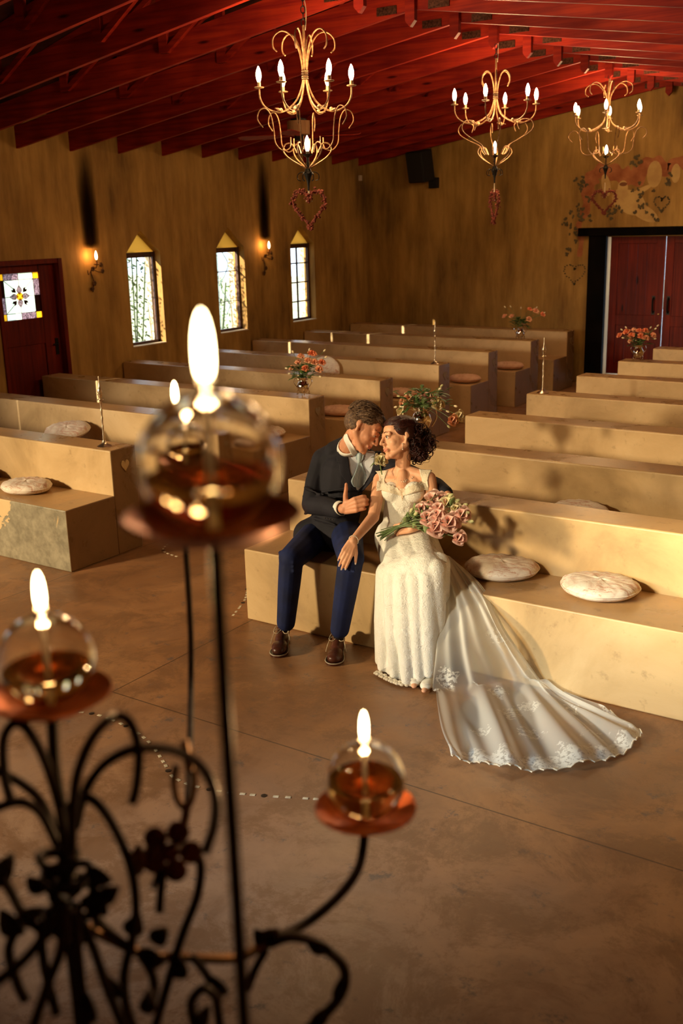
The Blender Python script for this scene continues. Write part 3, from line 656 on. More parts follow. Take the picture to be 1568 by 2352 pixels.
def heads_from(loc, tz_, yplane_jit, px, seed, col, R_=.03):
    rr = random.Random(seed); out = []
    for u, v, dr in px:
        p = at(u, v, y=loc[1]+dr); out.append(((p.x-loc[0], p.y-loc[1], p.z-loc[2]-tz_), R_*rr.uniform(.85, 1.15), rr.choice(col)))
    return out
L = v0.location
arrangement((L.x, L.y, L.z+tz), 'coral roses and green foliage in the vase above the groom',
  heads_from(L, tz, 0, [(690, 818, -.03), (706, 828, -.06), (722, 832, -.02), (700, 846, -.08), (716, 812, .04), (739, 832, .0), (670, 845, -.02), (732, 848, -.05), (684, 832, .02)], 3, [0, 0, 1], .034),
  [(q[0], 2) for q in heads_from(L, tz, 0, [(672, 808, .02), (710, 803, 0), (745, 805, .03), (657, 846, 0), (686, 862, -.05), (748, 820, 0), (664, 858, 0), (735, 865, -.03)], 5, [2])], 90, 1)
L = v1.location
arrangement((L.x, L.y, L.z+tz1), 'loose peach roses in the far vase before the back wall',
  heads_from(L, tz1, 0, [(1158, 726, 0), (1174, 726, -.04), (1214, 733, -.05), (1216, 710, .02), (1230, 714, 0), (1246, 722, 0), (1202, 742, .0)], 3, [0, 1, 1], .036),
  [(q[0], 2) for q in heads_from(L, tz1, 0, [(1159, 705, 0), (1172, 704, 0), (1232, 706, 0), (1250, 718, 0), (1196, 707, 0)], 5, [2])], 110, 2)
L = v2.location
arrangement((L.x, L.y, L.z+tz2), 'dense bunch of peach and cream roses before the double door',
  heads_from(L, tz2, 0, [(1448, 782, -.03), (1468, 760, 0), (1482, 760, .03), (1472, 772, -.06), (1484, 776, -.04), (1422, 770, 0), (1449, 770, -.05), (1500, 770, 0), (1455, 758, .04), (1438, 762, 0)], 3, [0, 1, 1, 0], .036),
  [(q[0], 2) for q in heads_from(L, tz2, 0, [(1427, 757, 0), (1437, 752, 0), (1505, 755, 0), (1510, 748, .03), (1494, 752, 0), (1430, 776, -.03), (1504, 778, 0), (1460, 782, -.04)], 5, [2])], 80, 3)
L = v3.location
arrangement((L.x, L.y, L.z+tz3), 'wide pink rose and lisianthus arrangement behind the bride\'s head',
  heads_from(L, tz3, 0, [(925, 925, .02), (920, 945, -.03), (981, 913, 0), (1005, 928, -.05), (1040, 965, -.05), (1055, 955, .0), (960, 932, .03), (935, 918, 0)], 3, [3, 1, 3, 2], .043),
  [(q[0], i % 2*3-1) for i, q in enumerate(heads_from(L, tz3, 0, [(915, 910, .0), (932, 905, 0), (942, 908, 0), (1010, 893, 0), (1002, 905, 0), (1046, 933, 0), (1030, 980, 0), (908, 935, 0), (1014, 886, 0), (1028, 945, 0)], 5, [2]))], 120, 4, 1.7)
# ------------------------------------------------------------------ candlesticks
gold = simple('warm_silver', (.90, .80, .64), (.66, .54, .38), (30, 30, 30), .30, 1, .05)
def candlestick(loc, label, h, s=1.0):
    r = thing('candlestick', label, 'candlestick', loc, 0, 'candlesticks on the pew ends'); m = MB(); q = h
    m.lathe([(0, 0), (.052*s, 0), (.054*s, .006), (.044*s, .014), (.026*s, .022), (.016*s, .032), (.012*s, .045), (0, .045)], n=28).build('base', gold, r)
    st = [(.001, .04), (.012*s, .042), (.008*s, .055), (.011*s, .065), (.007*s, .08)]
    z = .08
    for k in range(4): st += [(.009*s, z+.01), (.0055*s, z+.022), (.007*s, z+.05)]; z += (q*.62-.08)/4
    st += [(.013*s, q*.63), (.006*s, q*.64), (.011*s, q*.66), (.024*s, q*.665), (.022*s, q*.675), (.010*s, q*.68), (.014*s, q*.71), (.018*s, q*.75), (.001, q*.755)]
    m = MB().lathe(st, n=20).build('stem', gold, r)
    m = MB().lathe([(.001, q*.745), (.015*s, q*.76), (.019*s, q*.79), (.013*s, q*.825), (.005*s, q*.86), (.0035*s, q*.93), (.004*s, q*.975), (.002*s, q)], n=16).build('finial', gold, r)
    return r
p = endpos(240, 1026, 0); candlestick(p, 'tall candlestick on the left pew end nearest the camera', .52)
p = endpos(991, 838, 4); candlestick(p, 'slim candlestick on the left hand pew end in the middle distance', .46, .9)
p = endpos(1246, 903, 3, True); candlestick(p, 'candlestick on the right hand pew end left of the double door', .50)
# ------------------------------------------------------------------ chandeliers
iron = simple('rusted_gilt_iron', (.34, .18, .075), (.11, .05, .02), (40, 40, 40), .6, .3)
MAT['bulb'] = emis('lit_bulb', (1, .80, .50), 30); cupm = simple('rusted_cup', (.40, .24, .12), None, (40, 40, 40), .5, .5)
flowm = simple('dried_red_heart_flowers', (.26, .055, .03), (.11, .022, .015), (50, 50, 50), .9)
ribm = simple('cream_ribbon', (.85, .70, .48), None, (20, 20, 20), .6)
def radial(prof, a, r=.005, n=5): 
    P = spl(prof, 7); return [(q[0]*math.cos(a), q[0]*math.sin(a), q[1]) for q in P]
def chandelier(loc, label, R_, phase, style, top):
    k_ = R_/.31; r = thing('chandelier', label, 'chandelier', loc, phase, 'candle bulb chandeliers')
    MB().tube([(0, 0, -.02), (0, 0, .30)], .008, 8).build('rod', iron, r)
    m = MB(); z = .30; i = 0
    while z < top-.02:
        q = [(.014*math.cos(t_), 0, .024*math.sin(t_)) for t_ in [PI*j/5 for j in range(10)]]
        q = [(x_ if i % 2 == 0 else 0, 0 if i % 2 == 0 else x_, z+.018+z_) for x_, _, z_ in q]; m.tube(q, .0035, 5, closed=True); z += .038; i += 1
    m.build('chain', MAT['black_metal'], r)
    MB().tube(spl([(0.012, 0, .27), (.02, .01, .40), (-.005, .012, .55), (.004, 0, top)], 6), .0028, 6).build('cable', ribm, r)
    tw = MB()
    for j in range(5): tw.tube([(.020*math.cos(t_), .020*math.sin(t_), -.03+j*.012) for t_ in [2*PI*q/10 for q in range(10)]], .004, 5, closed=True)
    tw.build('binding', iron, r)
    for j in range(6):
        a = j*PI/3
        ts = [(.014, -.06), (.016, .03), (.035, .14), (.085*k_, .235), (.150*k_, .262), (.205*k_, .225), (.212*k_, .165), (.185*k_, .135)] if style else [(.014, -.06), (.016, .02), (.03, .11), (.06, .18), (.10, .195), (.135, .16), (.14, .11), (.12, .075)]
        MB().tube(radial(ts, a+.25), .0052, 6).build('scroll', iron, r)
        arm = [(.014, .02), (.018, -.06), (.06, -.16), (.13*k_, -.222), (.20*k_, -.235), (.27*k_, -.205), (.305*k_, -.15), (R_, -.085)]
        am = MB().tube(radial(arm, a), .0058, 6).build('arm', iron, r)
        x, y = R_*math.cos(a), R_*math.sin(a)
        m = MB(); m.lathe([(.001, -.088), (.03, -.082), (.034, -.076), (.03, -.074), (.012, -.078), (.012, -.045), (.001, -.045)], (x, y, 0), 14); m.build('candle_cup', cupm, r)
        MB().lathe([(.008, -.045), (.014, -.03), (.0185, -.008), (.017, .016), (.010, .040), (.002, .056)], (x, y, 0), 14).build('bulb', MAT['bulb'], r)
        w_ = [(.31, -.34), (.345, -.29), (.33, -.235), (.285, -.222), (.25, -.27), (.235, -.36), (.225, -.44), (.175, -.485), (.125, -.465), (.118, -.40)] if style else [(.20, -.30), (.185, -.25), (.22, -.22), (.285, -.225), (.315, -.27), (.295, -.32), (.22, -.37), (.15, -.42), (.125, -.47), (.10, -.50)]
        kk = k_ if style else 1.15
        MB().tube(radial([(q[0]*(kk if q[0] > .15 else 1), q[1]) for q in w_], a+.35), .0042, 6).build('lyre_wire', iron, r)
        bk = [(.012, -.60), (.06, -.575), (.13, -.53), (.165, -.485), (.15, -.445), (.11, -.44), (.085, -.475), (.075, -.50)]
        MB().tube(radial(bk, a+.1), .0048, 6).build('basket_wire', iron, r)
        # small leaf on each arm
        m = MB(); P = radial(arm, a); q = V(P[len(P)//2]); d = V((math.cos(a+.8), math.sin(a+.8), .6)); leafm(m, q, d, .06, .018); leafm(m, q, V((math.cos(a-1.0), math.sin(a-1.0), .3)), .05, .015); m.ell(q+V((0, 0, .012)), .013, n=7, m=5); m.build('iron_leaf', cupm, r, solid=.002)
        c_ = [(.008, -.64), (.04, -.625), (.07, -.64), (.072, -.672), (.05, -.682)]; MB().tube(radial(c_, a), .003, 5).build('lower_curl', MAT['black_metal'], r)
    MB().lathe([(.001, -.75), (.006, -.745), (.009, -.70), (.02, -.66), (.03, -.635), (.02, -.61), (.009, -.59), (.009, -.53), (.032, -.515), (.036, -.508), (.012, -.51), (.012, -.49), (.001, -.49)], n=16).build('stem', MAT['black_metal'], r)
    MB().lathe([(.008, -.49), (.014, -.475), (.0185, -.452), (.017, -.43), (.010, -.405), (.002, -.388)], n=14).build('bulb', MAT['bulb'], r)
    for (dz, e_, s_) in ((.0, 54, .22), (-.44, 11, .05)):
        l_ = lamp('chandelier_light', 'POINT', (0, 0, dz), e_, (1, .62, .28), s_); l_.parent = r
    return r
def flower_heart(loc, label, rz, w_, h_):
    r = thing('heart_wreath', label, 'hanging heart', loc, rz, 'dried flower hearts under the chandeliers')
    P = [heartp(2*PI*i/40, w_, h_) for i in range(40)]; z0 = -h_*.62
    m = MB().tube([(p[0], 0, p[1]+z0-h_*.35) for p in P], .009, 6, closed=True); rr = random.Random(3)
    for p in P:
        for _ in range(5):
            q = V((p[0]+rr.gauss(0, .009), rr.gauss(0, .009), p[1]+z0-h_*.35+rr.gauss(0, .009))); m.ell(q, (rr.uniform(.006, .012), rr.uniform(.006, .011), rr.uniform(.005, .011)), M.Rotation(rr.uniform(0, 3), 3, 'X'), 6, 4)
    m.build('flower_ring', flowm, r, angle=180)
    m = MB(); topz = z0-h_*.35+h_*5/17
    m.tube([(0, 0, .05), (-.004, 0, topz+.03), (-.02, 0, topz-.012)], .0035, 5); m.tube([(.002, 0, .05), (.004, .002, topz+.03), (.022, 0, topz-.012)], .0035, 5); m.build('ribbon', ribm, r)
    return r
CHY = [6.105, 8.985, 11.885]
CHD = [('nearest chandelier, wide spread arms, over the middle pews', .31, 1, (700, 170), 0), ('middle chandelier with one bluish bulb, rounder scrolls', .375, 0, (1138, 218), 0), ('farthest chandelier, hanging left of the double door', .39, 1, (1396, 248), 0)]
HL = ['dried red flower heart under the nearest chandelier, turned slightly', 'dried red flower heart seen edge on under the middle chandelier', 'dried red flower heart under the farthest chandelier, before the wall painting']
for i, (lab, R_, st, (u, v), _) in enumerate(CHD):
    p = at(u, v, y=CHY[i]); z = p.z
    ch = chandelier((p.x, p.y, z), lab, R_, .62+[0, .12, .2][i], st, 3.80-z if i else 3.92-z)
    q = ch
    flower_heart((p.x, p.y, z-[.71, .78, .84][i]), HL[i], [.45, 2.35, .62][i], [.112, .115, .135][i], [.145, .16, .145][i])
cool = MAT['bulb'].copy(); cool.name = 'cool_bulb'; cool.node_tree.nodes['Emission'].inputs[0].default_value = (.62, .85, 1, 1)
c2_ = [o for o in C.objects if o.name.startswith('chandelier') and o.get('label', '').startswith('middle')][0]
bb2 = [o for o in c2_.children if o.name.startswith('bulb')]
bb2[5].data.materials[0] = cool
# ------------------------------------------------------------------ wall sconces
def sconce(y, z, label, on=True):
    r = thing('wall_sconce', label, 'wall light', (WX, y, z), 0, 'wrought wall sconces'); f_ = simple('sconce_iron', (.16, .085, .04), (.05, .025, .015), (40, 40, 40), .6, .5)
    m = MB(); m.tube(spl([(.01, 0, -.32), (.02, .015, -.2), (.015, -.01, -.1), (.04, 0, -.04), (.09, 0, -.05), (.11, 0, -.02)], 6), .006, 6); m.tube(spl([(.02, 0, -.06), (.05, .10, -.10), (.06, .14, -.04), (.05, .10, -.01)], 6), .005, 6); m.tube(spl([(.02, 0, -.06), (.05, -.08, -.12), (.05, -.09, -.07)], 6), .005, 6); m.build('bracket', f_, r)
    m = MB()
    for q in ((.05, .12, -.02), (.055, .13, -.09), (.03, .02, -.22), (.03, -.02, -.28), (.04, 0, -.06)):
        m = MB()
        for k in range(5): m.ell(V(q)+V((0, .015*math.cos(k*1.257), .015*math.sin(k*1.257))), (.006, .015, .015), None, 7, 5)
        m.build('iron_flower', f_, r)
    MB().lathe([(.001, -.02), (.035, -.012), (.038, -.004), (.012, -.008), (.012, .04), (.001, .04)], (.11, 0, 0), 14).build('candle_cup', cupm, r)
    MB().lathe([(.008, .04), (.014, .055), (.018, .075), (.016, .10), (.009, .125), (.002, .14)], (.11, 0, 0), 12).build('bulb', emis('sconce_bulb', (1, .62, .28), 9), r)
    l_ = lamp('sconce_light', 'POINT', (.075, -.04, .09), 1.3, (1, .45, .14), .03); l_.parent = r
p = at(222, 605, x=WX+.11); sconce(p.y, p.z, 'lit wall sconce between the stained glass door and the first window')
p = at(618, 578, x=WX+.11); sconce(p.y, p.z, 'lit wall sconce between the middle and last windows')
# ------------------------------------------------------------------ ceiling fan, speaker, switch
p = at(685, 278, y=9.76); fr = thing('ceiling_fan', 'dark ceiling fan with ribbed lamp drum, seen behind the nearest chandelier', 'ceiling fan', tuple(p))
MB().lathe([(.001, .30), (.055, .30), (.05, .20), (.02, .18), (.012, .17), (.012, .04), (.09, .02), (.09, -.0), (.001, 0)], n=24).tube([(0, 0, .28), (0, 0, 3.75-p.z if p.z < 3.6 else .4)], .012).build('motor_housing', MAT['black_metal'], fr)
fan_shade = simple('woven_shade', (.42, .22, .10), (.25, .12, .05), (90, 90, 4), .8)
MB().lathe([(.001, 0), (.125, 0), (.12, -.14), (.11, -.145), (.001, -.14)], (0, 0, -.0), 32).build('drum_shade', fan_shade, fr)
for k in range(4):
    a = .35+k*PI/2; R3 = M.Rotation(a, 3, 'Z')@M.Rotation(.2, 3, 'X'); m = MB(); m.box(R3@V((.18, 0, -.16)), (.16, .03, .006), R3)
    P = [(.24, -.05), (.30, -.07), (.62, -.075), (.68, -.04), (.68, .04), (.62, .075), (.30, .07), (.24, .05)]
    n_ = len(P); vs_ = [R3@V((x_, y_, -.16+dz)) for dz in (0, .008) for x_, y_ in P]; m.add(vs_, [tuple(range(n_))[::-1], tuple(range(n_, 2*n_))]+[(i, (i+1) % n_, n_+(i+1) % n_, n_+i) for i in range(n_)]); m.build('fan_blade', MAT['truss'], fr, smooth=False)
MB().tube([(0, 0, -.14), (0, 0, -.2)], .05).build('hub', MAT['black_metal'], fr)
p = at(968, 382, y=BY-.17); sp_ = thing('loudspeaker', 'black loudspeaker hung high on the back wall', 'speaker', (p.x, BY-.215, p.z))
R3 = M.Rotation(-.25, 3, 'Z')@M.Rotation(.18, 3, 'X')
MB().box((0, 0, 0), (.32, .24, .44), R3).build('cabinet', MAT['speaker'], sp_, smooth=False, bevel=.015)
m = MB(); m.box(R3@V((0, -.125, 0)), (.29, .012, .41), R3); m.build('grille', simple('speaker_grille', (.02, .018, .015), None, (200, 200, 200), .8), sp_, smooth=False)
MB().bb((-.03, .08, -.05), (.03, .17, .05)).tube([(.10, .10, .1), (.12, .168, .45)], .006).build('bracket', MAT['black_metal'], sp_)
p = at(996, 420, y=BY-.04); o = MB().bb((-.07, -.035, -.075), (.07, .038, .075)).build('control_box', MAT['speaker'], smooth=False, bevel=.006); o.location = p; tag(o, 'small black box mounted below the loudspeaker', 'speaker box')
p = at(825, 409, x=WX); o = MB().bb((0, -.03, -.04), (.035, .03, .04)).build('sensor_box', MAT['white_plastic'], smooth=False, bevel=.006); o.location = p; tag(o, 'tiny white sensor box high beside the room corner', 'sensor')
# ------------------------------------------------------------------ wrought iron candelabra with four oil lamps, close to the camera
ci = simple('dark_wrought_iron', (.022, .009, .005), (.008, .004, .003), (25, 25, 25), .45, .3)
cib = simple('worn_bronze_iron', (.22, .12, .06), (.07, .035, .02), (25, 25, 25), .42, .6)
dishm = simple('copper_brown_dish', (.62, .16, .035), (.34, .07, .018), (20, 20, 20), .35, .6)
t = NT('clear_glass'); t.bsdf((1, .985, .96), .0, 0, **{'Transmission_Weight': 1.0, 'IOR': 1.45}); MGL = t.mat
t = NT('amber_oil'); t.bsdf((1, .86, .58), .0, 0, **{'Transmission_Weight': 1.0, 'IOR': 1.33}); MOIL = t.mat
t = NT('wick_glass'); t.bsdf((.9, .82, .68), .3, 0, **{'Transmission_Weight': .3}); MWK = t.mat
MFL = emis('flame', (1, .74, .36), 22); MFO = emis('flame_edge', (1, .42, .12), 5)
LP = [((482, 1062), .74, .0515, .048, 'largest glass oil lamp, blurred in front of the left pews'), ((838, 1792), 1.30, .0505, .037, 'glass oil lamp on the right arm of the candelabra, over bare floor'), ((107, 1515), 1.08, .0500, .039, 'glass oil lamp at the left edge of the photo'), ((408, 1004), 1.66, .046, .036, 'oil lamp mostly hidden behind the largest one, its flame showing')]
can = thing('candelabra', 'tall wrought iron candelabra with scrolls, leaves and dishes holding oil lamps', 'candelabra', (0, 0, 0))
hub = atd(150, 2050, 1.10); can.location = (hub.x, hub.y, 0); CO = V(can.location)
def cpart(m, name, mt, **k): 
    o = m.build(name, mt, can, **k); o.location = -CO; return o
cen = []
for (u, v), d, R_, fh, lab in LP:
    c = atd(u, v, d); cen.append(c); r = thing('oil_lamp', lab, 'oil lamp', (c.x, c.y, c.z-R_), 0, 'glass oil lamps on the candelabra')
    hole = .13
    prof = [(R_*math.sin(q), -R_*math.cos(q)+R_) for q in [PI*i/30*(1-hole/PI) for i in range(31)]]
    m = MB().lathe(prof+[(R_*math.sin(PI-hole)*.98, 2*R_+.003)]+[((R_-.0022)*math.sin(q), -(R_-.0022)*math.cos(q)+R_) for q in [PI*i/30*(1-hole/PI) for i in range(30, -1, -1)]], n=48)
    m.build('glass_globe', MGL, r, angle=180)
    Ri = R_-.0026; lv = -.18*R_ if d != 1.30 else .02*R_; n_ = 16; q1 = math.acos(-lv/Ri)
    MB().lathe([(max(Ri*math.sin(q1*i/n_), 1e-6), -Ri*math.cos(q1*i/n_)+R_) for i in range(n_+1)]+[(1e-6, lv+R_)], n=48).build('lamp_oil', MOIL, r, angle=50)
    MB().lathe([(.001, .012), (.0032, .012), (.0032, 2*R_+.004), (.006, 2*R_+.004), (.006, 2*R_+.008), (.001, 2*R_+.008)], n=12).build('wick_tube', MWK, r)
    w_ = fh*.135; z0 = 2*R_+.008
    MB().lathe([(w_*a, z0+fh*b) for a, b in [(.01, 0), (.55, .015), (.85, .08), (1, .25), (1, .45), (.88, .66), (.62, .84), (.30, .95), (.001, 1)]], n=16).build('flame', MFL, r, angle=180)
    l_ = lamp('flame_light', 'POINT', (0, 0, z0+fh*.6), 2.6, (1, .55, .22), .012); l_.parent = r
    # the dish that carries it
    m = MB().lathe([(.001, -.004), (.020, -.002), (.045, .004), (.058, .0125), (.0635, .015), (.0645, .0135), (.059, .010), (.046, .0015), (.020, -.006), (.001, -.0075)], (c.x, c.y, c.z-R_-.0005), 40)
    cpart(m, 'lamp_dish', dishm)
def iron_(pts, d, r=.0052, name='iron_scroll', mt=None, n=8, twist=0):
    P = []
    for i, q in enumerate(pts):
        dd_ = d if not isinstance(d, (tuple, list)) else d[0]+(d[1]-d[0])*i/(len(pts)-1)
        P.append(tuple(atd(q[0], q[1], q[2] if len(q) > 2 else dd_)))
    return cpart(MB().tube(spl(P, n), r, 8), name, mt or ci)
# upright of the tall front lamp and of the rear lamp
b = cen[0]; hz = hub.z
P = [(b.x, b.y, b.z-.056), (b.x, b.y, 1.25), (b.x-.02, b.y+.02, 1.05), (hub.x+.05, hub.y-.03, .95), (hub.x, hub.y, .80)]
cpart(MB().tube(spl(P, 10), .0052, 10), 'upright', ci)
b = cen[3]; cpart(MB().tube(spl([(b.x, b.y, b.z-.05), (b.x, b.y, 1.72), (b.x+.02, b.y-.03, 1.60), tuple(atd(430, 1850, 1.35)), tuple(atd(395, 1960, 1.22))], 10), .0050, 8), 'upright', ci)
b = cen[2]; cpart(MB().tube(spl([(b.x, b.y, b.z-.056), tuple(atd(128, 1780, 1.09)), tuple(atd(152, 1920, 1.10)), (hub.x, hub.y, hub.z), (hub.x, hub.y, 1.3), (hub.x, hub.y, .30)], 10), .0065, 8), 'upright', ci)
b = cen[1]; Q = [(b.x, b.y, b.z-.056)]+[tuple(atd(u, v, d)) for u, v, d in [(826, 1985, 1.29), (785, 2050, 1.27), (715, 2112, 1.24), (640, 2152, 1.21), (608, 2168, 1.20)]]
cpart(MB().tube(spl(Q, 10), .0060, 8), 'lamp_arm', ci)
iron_([(608, 2168, 1.20), (540, 2200, 1.18), (430, 2198, 1.16), (330, 2190, 1.14), (200, 2130, 1.11)], 1.15, .0058, 'lamp_arm', cib)
for pts, d in [([(150, 1960), (135, 1850), (100, 1740), (60, 1672), (30, 1662), (8, 1700), (10, 1780), (25, 1840)], 1.05), ([(165, 1960), (168, 1860), (180, 1770), (215, 1690), (262, 1645), (298, 1660), (318, 1720), (314, 1800), (303, 1845)], 1.02),
    ([(175, 1900), (195, 1820), (240, 1755), (310, 1720), (395, 1722), (460, 1760), (492, 1820), (492, 1890), (470, 1960)], (1.10, .98)), ([(150, 1960), (160, 1860), (190, 1830), (230, 1852), (272, 1920), (302, 2000), (312, 2090), (300, 2180)], 1.06),
    ([(140, 1960), (95, 1870), (45, 1842), (-20, 1860)], 1.12), ([(150, 1960), (100, 1850), (50, 1800), (-20, 1765)], 1.14), ([(-20, 1985), (20, 2040), (60, 2110), (120, 2150)], 1.02), ([(150, 2060), (120, 2120), (60, 2200), (-20, 2265)], 1.0),
    ([(150, 2080), (140, 2180), (110, 2260), (70, 2380)], 1.0), ([(170, 2090), (180, 2200), (190, 2300), (205, 2400)], 1.03), ([(175, 2090), (215, 2180), (250, 2280), (300, 2400)], 1.05), ([(190, 2060), (240, 2130), (300, 2180)], 1.10),
    ([(300, 2170), (285, 2240), (290, 2310), (320, 2400)], 1.08), ([(445, 1945), (461, 1990), (452, 2060), (425, 2130), (405, 2190), (385, 2260), (350, 2380)], 1.15), ([(440, 2195), (475, 2240), (495, 2290), (505, 2360)], 1.15), ([(505, 2300), (470, 2270), (440, 2300), (445, 2350)], 1.12),
    ([(320, 2190), (350, 2240), (352, 2290), (335, 2310)], 1.12), ([(612, 2178), (585, 2228), (568, 2272)], 1.20), ([(50, 2120), (20, 2180), (40, 2260), (60, 2300)], 1.05), ([(95, 2120), (100, 2210), (130, 2330)], 1.1)]:
    iron_(pts, d)
iron_([(620, 2168), (665, 2152), (715, 2160), (760, 2190), (790, 2225), (788, 2275), (755, 2320), (705, 2365)], (1.20, 1.16), .0060, mt=ci)
# wire rings round the hub, knots, leaves
m = MB(); r_ = random.Random(6)
for i in range(9):
    c = hub+V((r_.gauss(0, .006), r_.gauss(0, .006), .05-.012*i)); m.tube([c+V(((.016+.003*(i % 3))*math.cos(q), (.016+.003*(i % 3))*math.sin(q), .004*math.sin(q*2))) for q in [2*PI*k/12 for k in range(12)]], .0045, 6, closed=True)
cpart(m, 'wire_binding', ci)
def cleaf(u, v, d, L, w_, ang, mt=None, tilt=.3):
    p = atd(u, v, d); dr = (RT*math.cos(ang)+UP*math.sin(ang)-FW*tilt).normalized(); sd = dr.cross(FW).normalized(); m = MB(); pts = []; L *= .72; w_ *= .72
    for i in range(7):
        f = i/6; wv = w_*math.sin(PI*(f*.9+.06)); q = p+dr*L*f-FW*(.012*math.sin(PI*f)); pts += [q-sd*wv, q+FW*wv*.35, q+sd*wv]
    m.add(pts, [(i*3+j, i*3+j+1, i*3+j+4, i*3+j+3) for i in range(6) for j in (0, 1)]); cpart(m, 'iron_leaf', mt or ci, solid=.0016)
for a in [(200, 1990, 1.08, .045, .014, -.4), (210, 2030, 1.08, .05, .015, -1.0), (225, 2060, 1.08, .04, .014, .5), (120, 2040, 1.05, .04, .013, 2.6), (100, 2085, 1.07, .04, .014, 3.5), (300, 2150, 1.1, .045, .016, 1.2), (320, 2180, 1.1, .045, .016, -.3), (345, 2160, 1.12, .04, .015, .7), (400, 2190, 1.15, .04, .014, -1.0), (620, 2160, 1.2, .035, .013, 2.4), (600, 2150, 1.2, .035, .013, .5),
    (700, 2158, 1.19, .045, .012, -.2), (785, 2240, 1.18, .042, .011, -1.8), (760, 2310, 1.17, .04, .012, -2.6), (345, 2270, 1.1, .035, .013, -1.6), (480, 2240, 1.15, .04, .013, -.6), (480, 2310, 1.13, .04, .013, -2.2), (30, 1960, 1.04, .05, .016, -2.0), (0, 2090, 1.04, .05, .016, -.6), (280, 2290, 1.07, .04, .014, 2.0), (200, 2280, 1.03, .04, .012, -1.2)]: cleaf(*a)
cleaf(318, 2010, 1.10, .055, .013, 1.5, cib); cleaf(330, 1960, 1.10, .04, .011, .5, cib)
iron_([(405, 1755), (400, 1800), (412, 1845), (432, 1850), (446, 1810), (442, 1750), (430, 1715)], 1.14, .0042, mt=cib); iron_([(430, 1850), (420, 1900), (405, 1940)], 1.15, .0048, mt=cib); iron_([(422, 1700), (436, 1770)], 1.13, .005, mt=cib)
iron_([(376, 1985), (370, 2040), (366, 2095)], 1.10, .0048); iron_([(370, 1985), (350, 2040)], 1.10, .003)
fm = MB(); fc = atd(392, 1955, 1.09)
for k in range(5):
    a = 1.2+k*2*PI/5; q = fc+RT*.021*math.cos(a)+UP*.021*math.sin(a); fm.ell(q, (.0125, .004, .0125), M(((RT.x, FW.x, UP.x), (RT.y, FW.y, UP.y), (RT.z, FW.z, UP.z)))@M.Rotation(.2*k, 3, 'Y'), 12, 8)
fm.ell(fc-FW*.004, .010); cpart(fm, 'iron_flower', simple('rust_red_iron', (.16, .045, .03), (.06, .02, .012), (25, 25, 25), .5, .5))
# column foot, out of the frame below
m = MB(); m.tube([(hub.x, hub.y, .32), (hub.x, hub.y, .9)], .012, 10); cpart(m, 'column', ci)
for k in range(3):
    a = .4+k*2*PI/3; c_, s_ = math.cos(a), math.sin(a)
    cpart(MB().tube(spl([(hub.x, hub.y, .40), (hub.x+.10*c_, hub.y+.10*s_, .34), (hub.x+.20*c_, hub.y+.20*s_, .12), (hub.x+.28*c_, hub.y+.28*s_, .009), (hub.x+.33*c_, hub.y+.33*s_, .02)], 8), .009, 8), 'foot', ci)
# ------------------------------------------------------------------ people
from mathutils.bvhtree import BVHTree
def A(u, v, y): return at(u, v, y=y)
def skinm(name, c1, c2):
    t = NT(name); n_ = t.noise(t.coord((14, 14, 14)), 1, 4); 
    return t.bsdf(t.ramp(n_, [(.3, c2), (.7, c1)]), .48, 0, t.noise(t.coord((90, 90, 90)), 1, 3), .05, **{'Subsurface_Weight': .12, 'Subsurface_Radius': (.012, .005, .003)})
MSK = skinm('tanned_skin', (.70, .34, .20), (.60, .27, .15)); MSB = skinm('bride_skin', (.76, .42, .26), (.66, .33, .19))
def fabric(name, c1, c2, s_=300, rough=.8, bstr=.1, **k):
    t = NT(name); a_ = t.noise(t.coord((s_, s_, s_)), 1, 2); b_ = t.noise(t.coord((9, 9, 9)), 1, 4)
    return t.bsdf(t.mix(t.ramp(b_, [(.35, 0), (.65, 1)]), c2, c1), rough, 0, t.math('ADD', a_, t.math('MULTIPLY', b_, 2.0)), bstr, **k)
MJK = fabric('charcoal_navy_wool', (.014, .013, .022), (.008, .008, .014)); MTR = fabric('navy_wool', (.006, .015, .085), (.004, .009, .045)); MSH = fabric('pale_blue_shirt', (.62, .66, .74), (.52, .56, .66), 200, .7)
MWH = fabric('white_collar_cotton', (.86, .84, .78), (.80, .78, .72), 200, .7); MLI = fabric('dark_lining', (.02, .03, .08), (.01, .015, .05), 60, .25)
t = NT('blue_dotted_tie'); vo = t.add('ShaderNodeTexVoronoi'); vo.inputs['Scale'].default_value = 130; vo.inputs['Randomness'].default_value = 0; t.link(t.coord((1, 1, 1)), vo.inputs['Vector'])
MTI = t.bsdf(t.mix(t.ramp(vo.outputs['Distance'], [(.28, 1), (.36, 0)]), (.30, .40, .46), (.60, .64, .60)), .4, 0)
def hairm(name, c1, c2, rough=.45):
    t = NT(name); n_ = t.noise(t.coord((70, 70, 70)), 1, 4, .7); return t.bsdf(t.ramp(n_, [(.35, c2), (.66, c1)]), rough, 0, n_, .4)
MHM = hairm('grey_brown_hair', (.22, .13, .07), (.05, .022, .012), .5); MHB = hairm('dark_brown_hair', (.055, .012, .008), (.010, .003, .003), .35)
MEY = simple('eye_white', (.75, .70, .65), None, (9, 9, 9), .2); MIR = simple('eye_iris', (.05, .03, .02), None, (9, 9, 9), .2); MLP = simple('lips', (.60, .20, .15), (.5, .16, .12), (60, 60, 60), .45); MBR = simple('brow_hair', (.10, .05, .03), None, (60, 60, 60), .8)
MNL = simple('nail_pale', (.85, .72, .66), None, (30, 30, 30), .25)
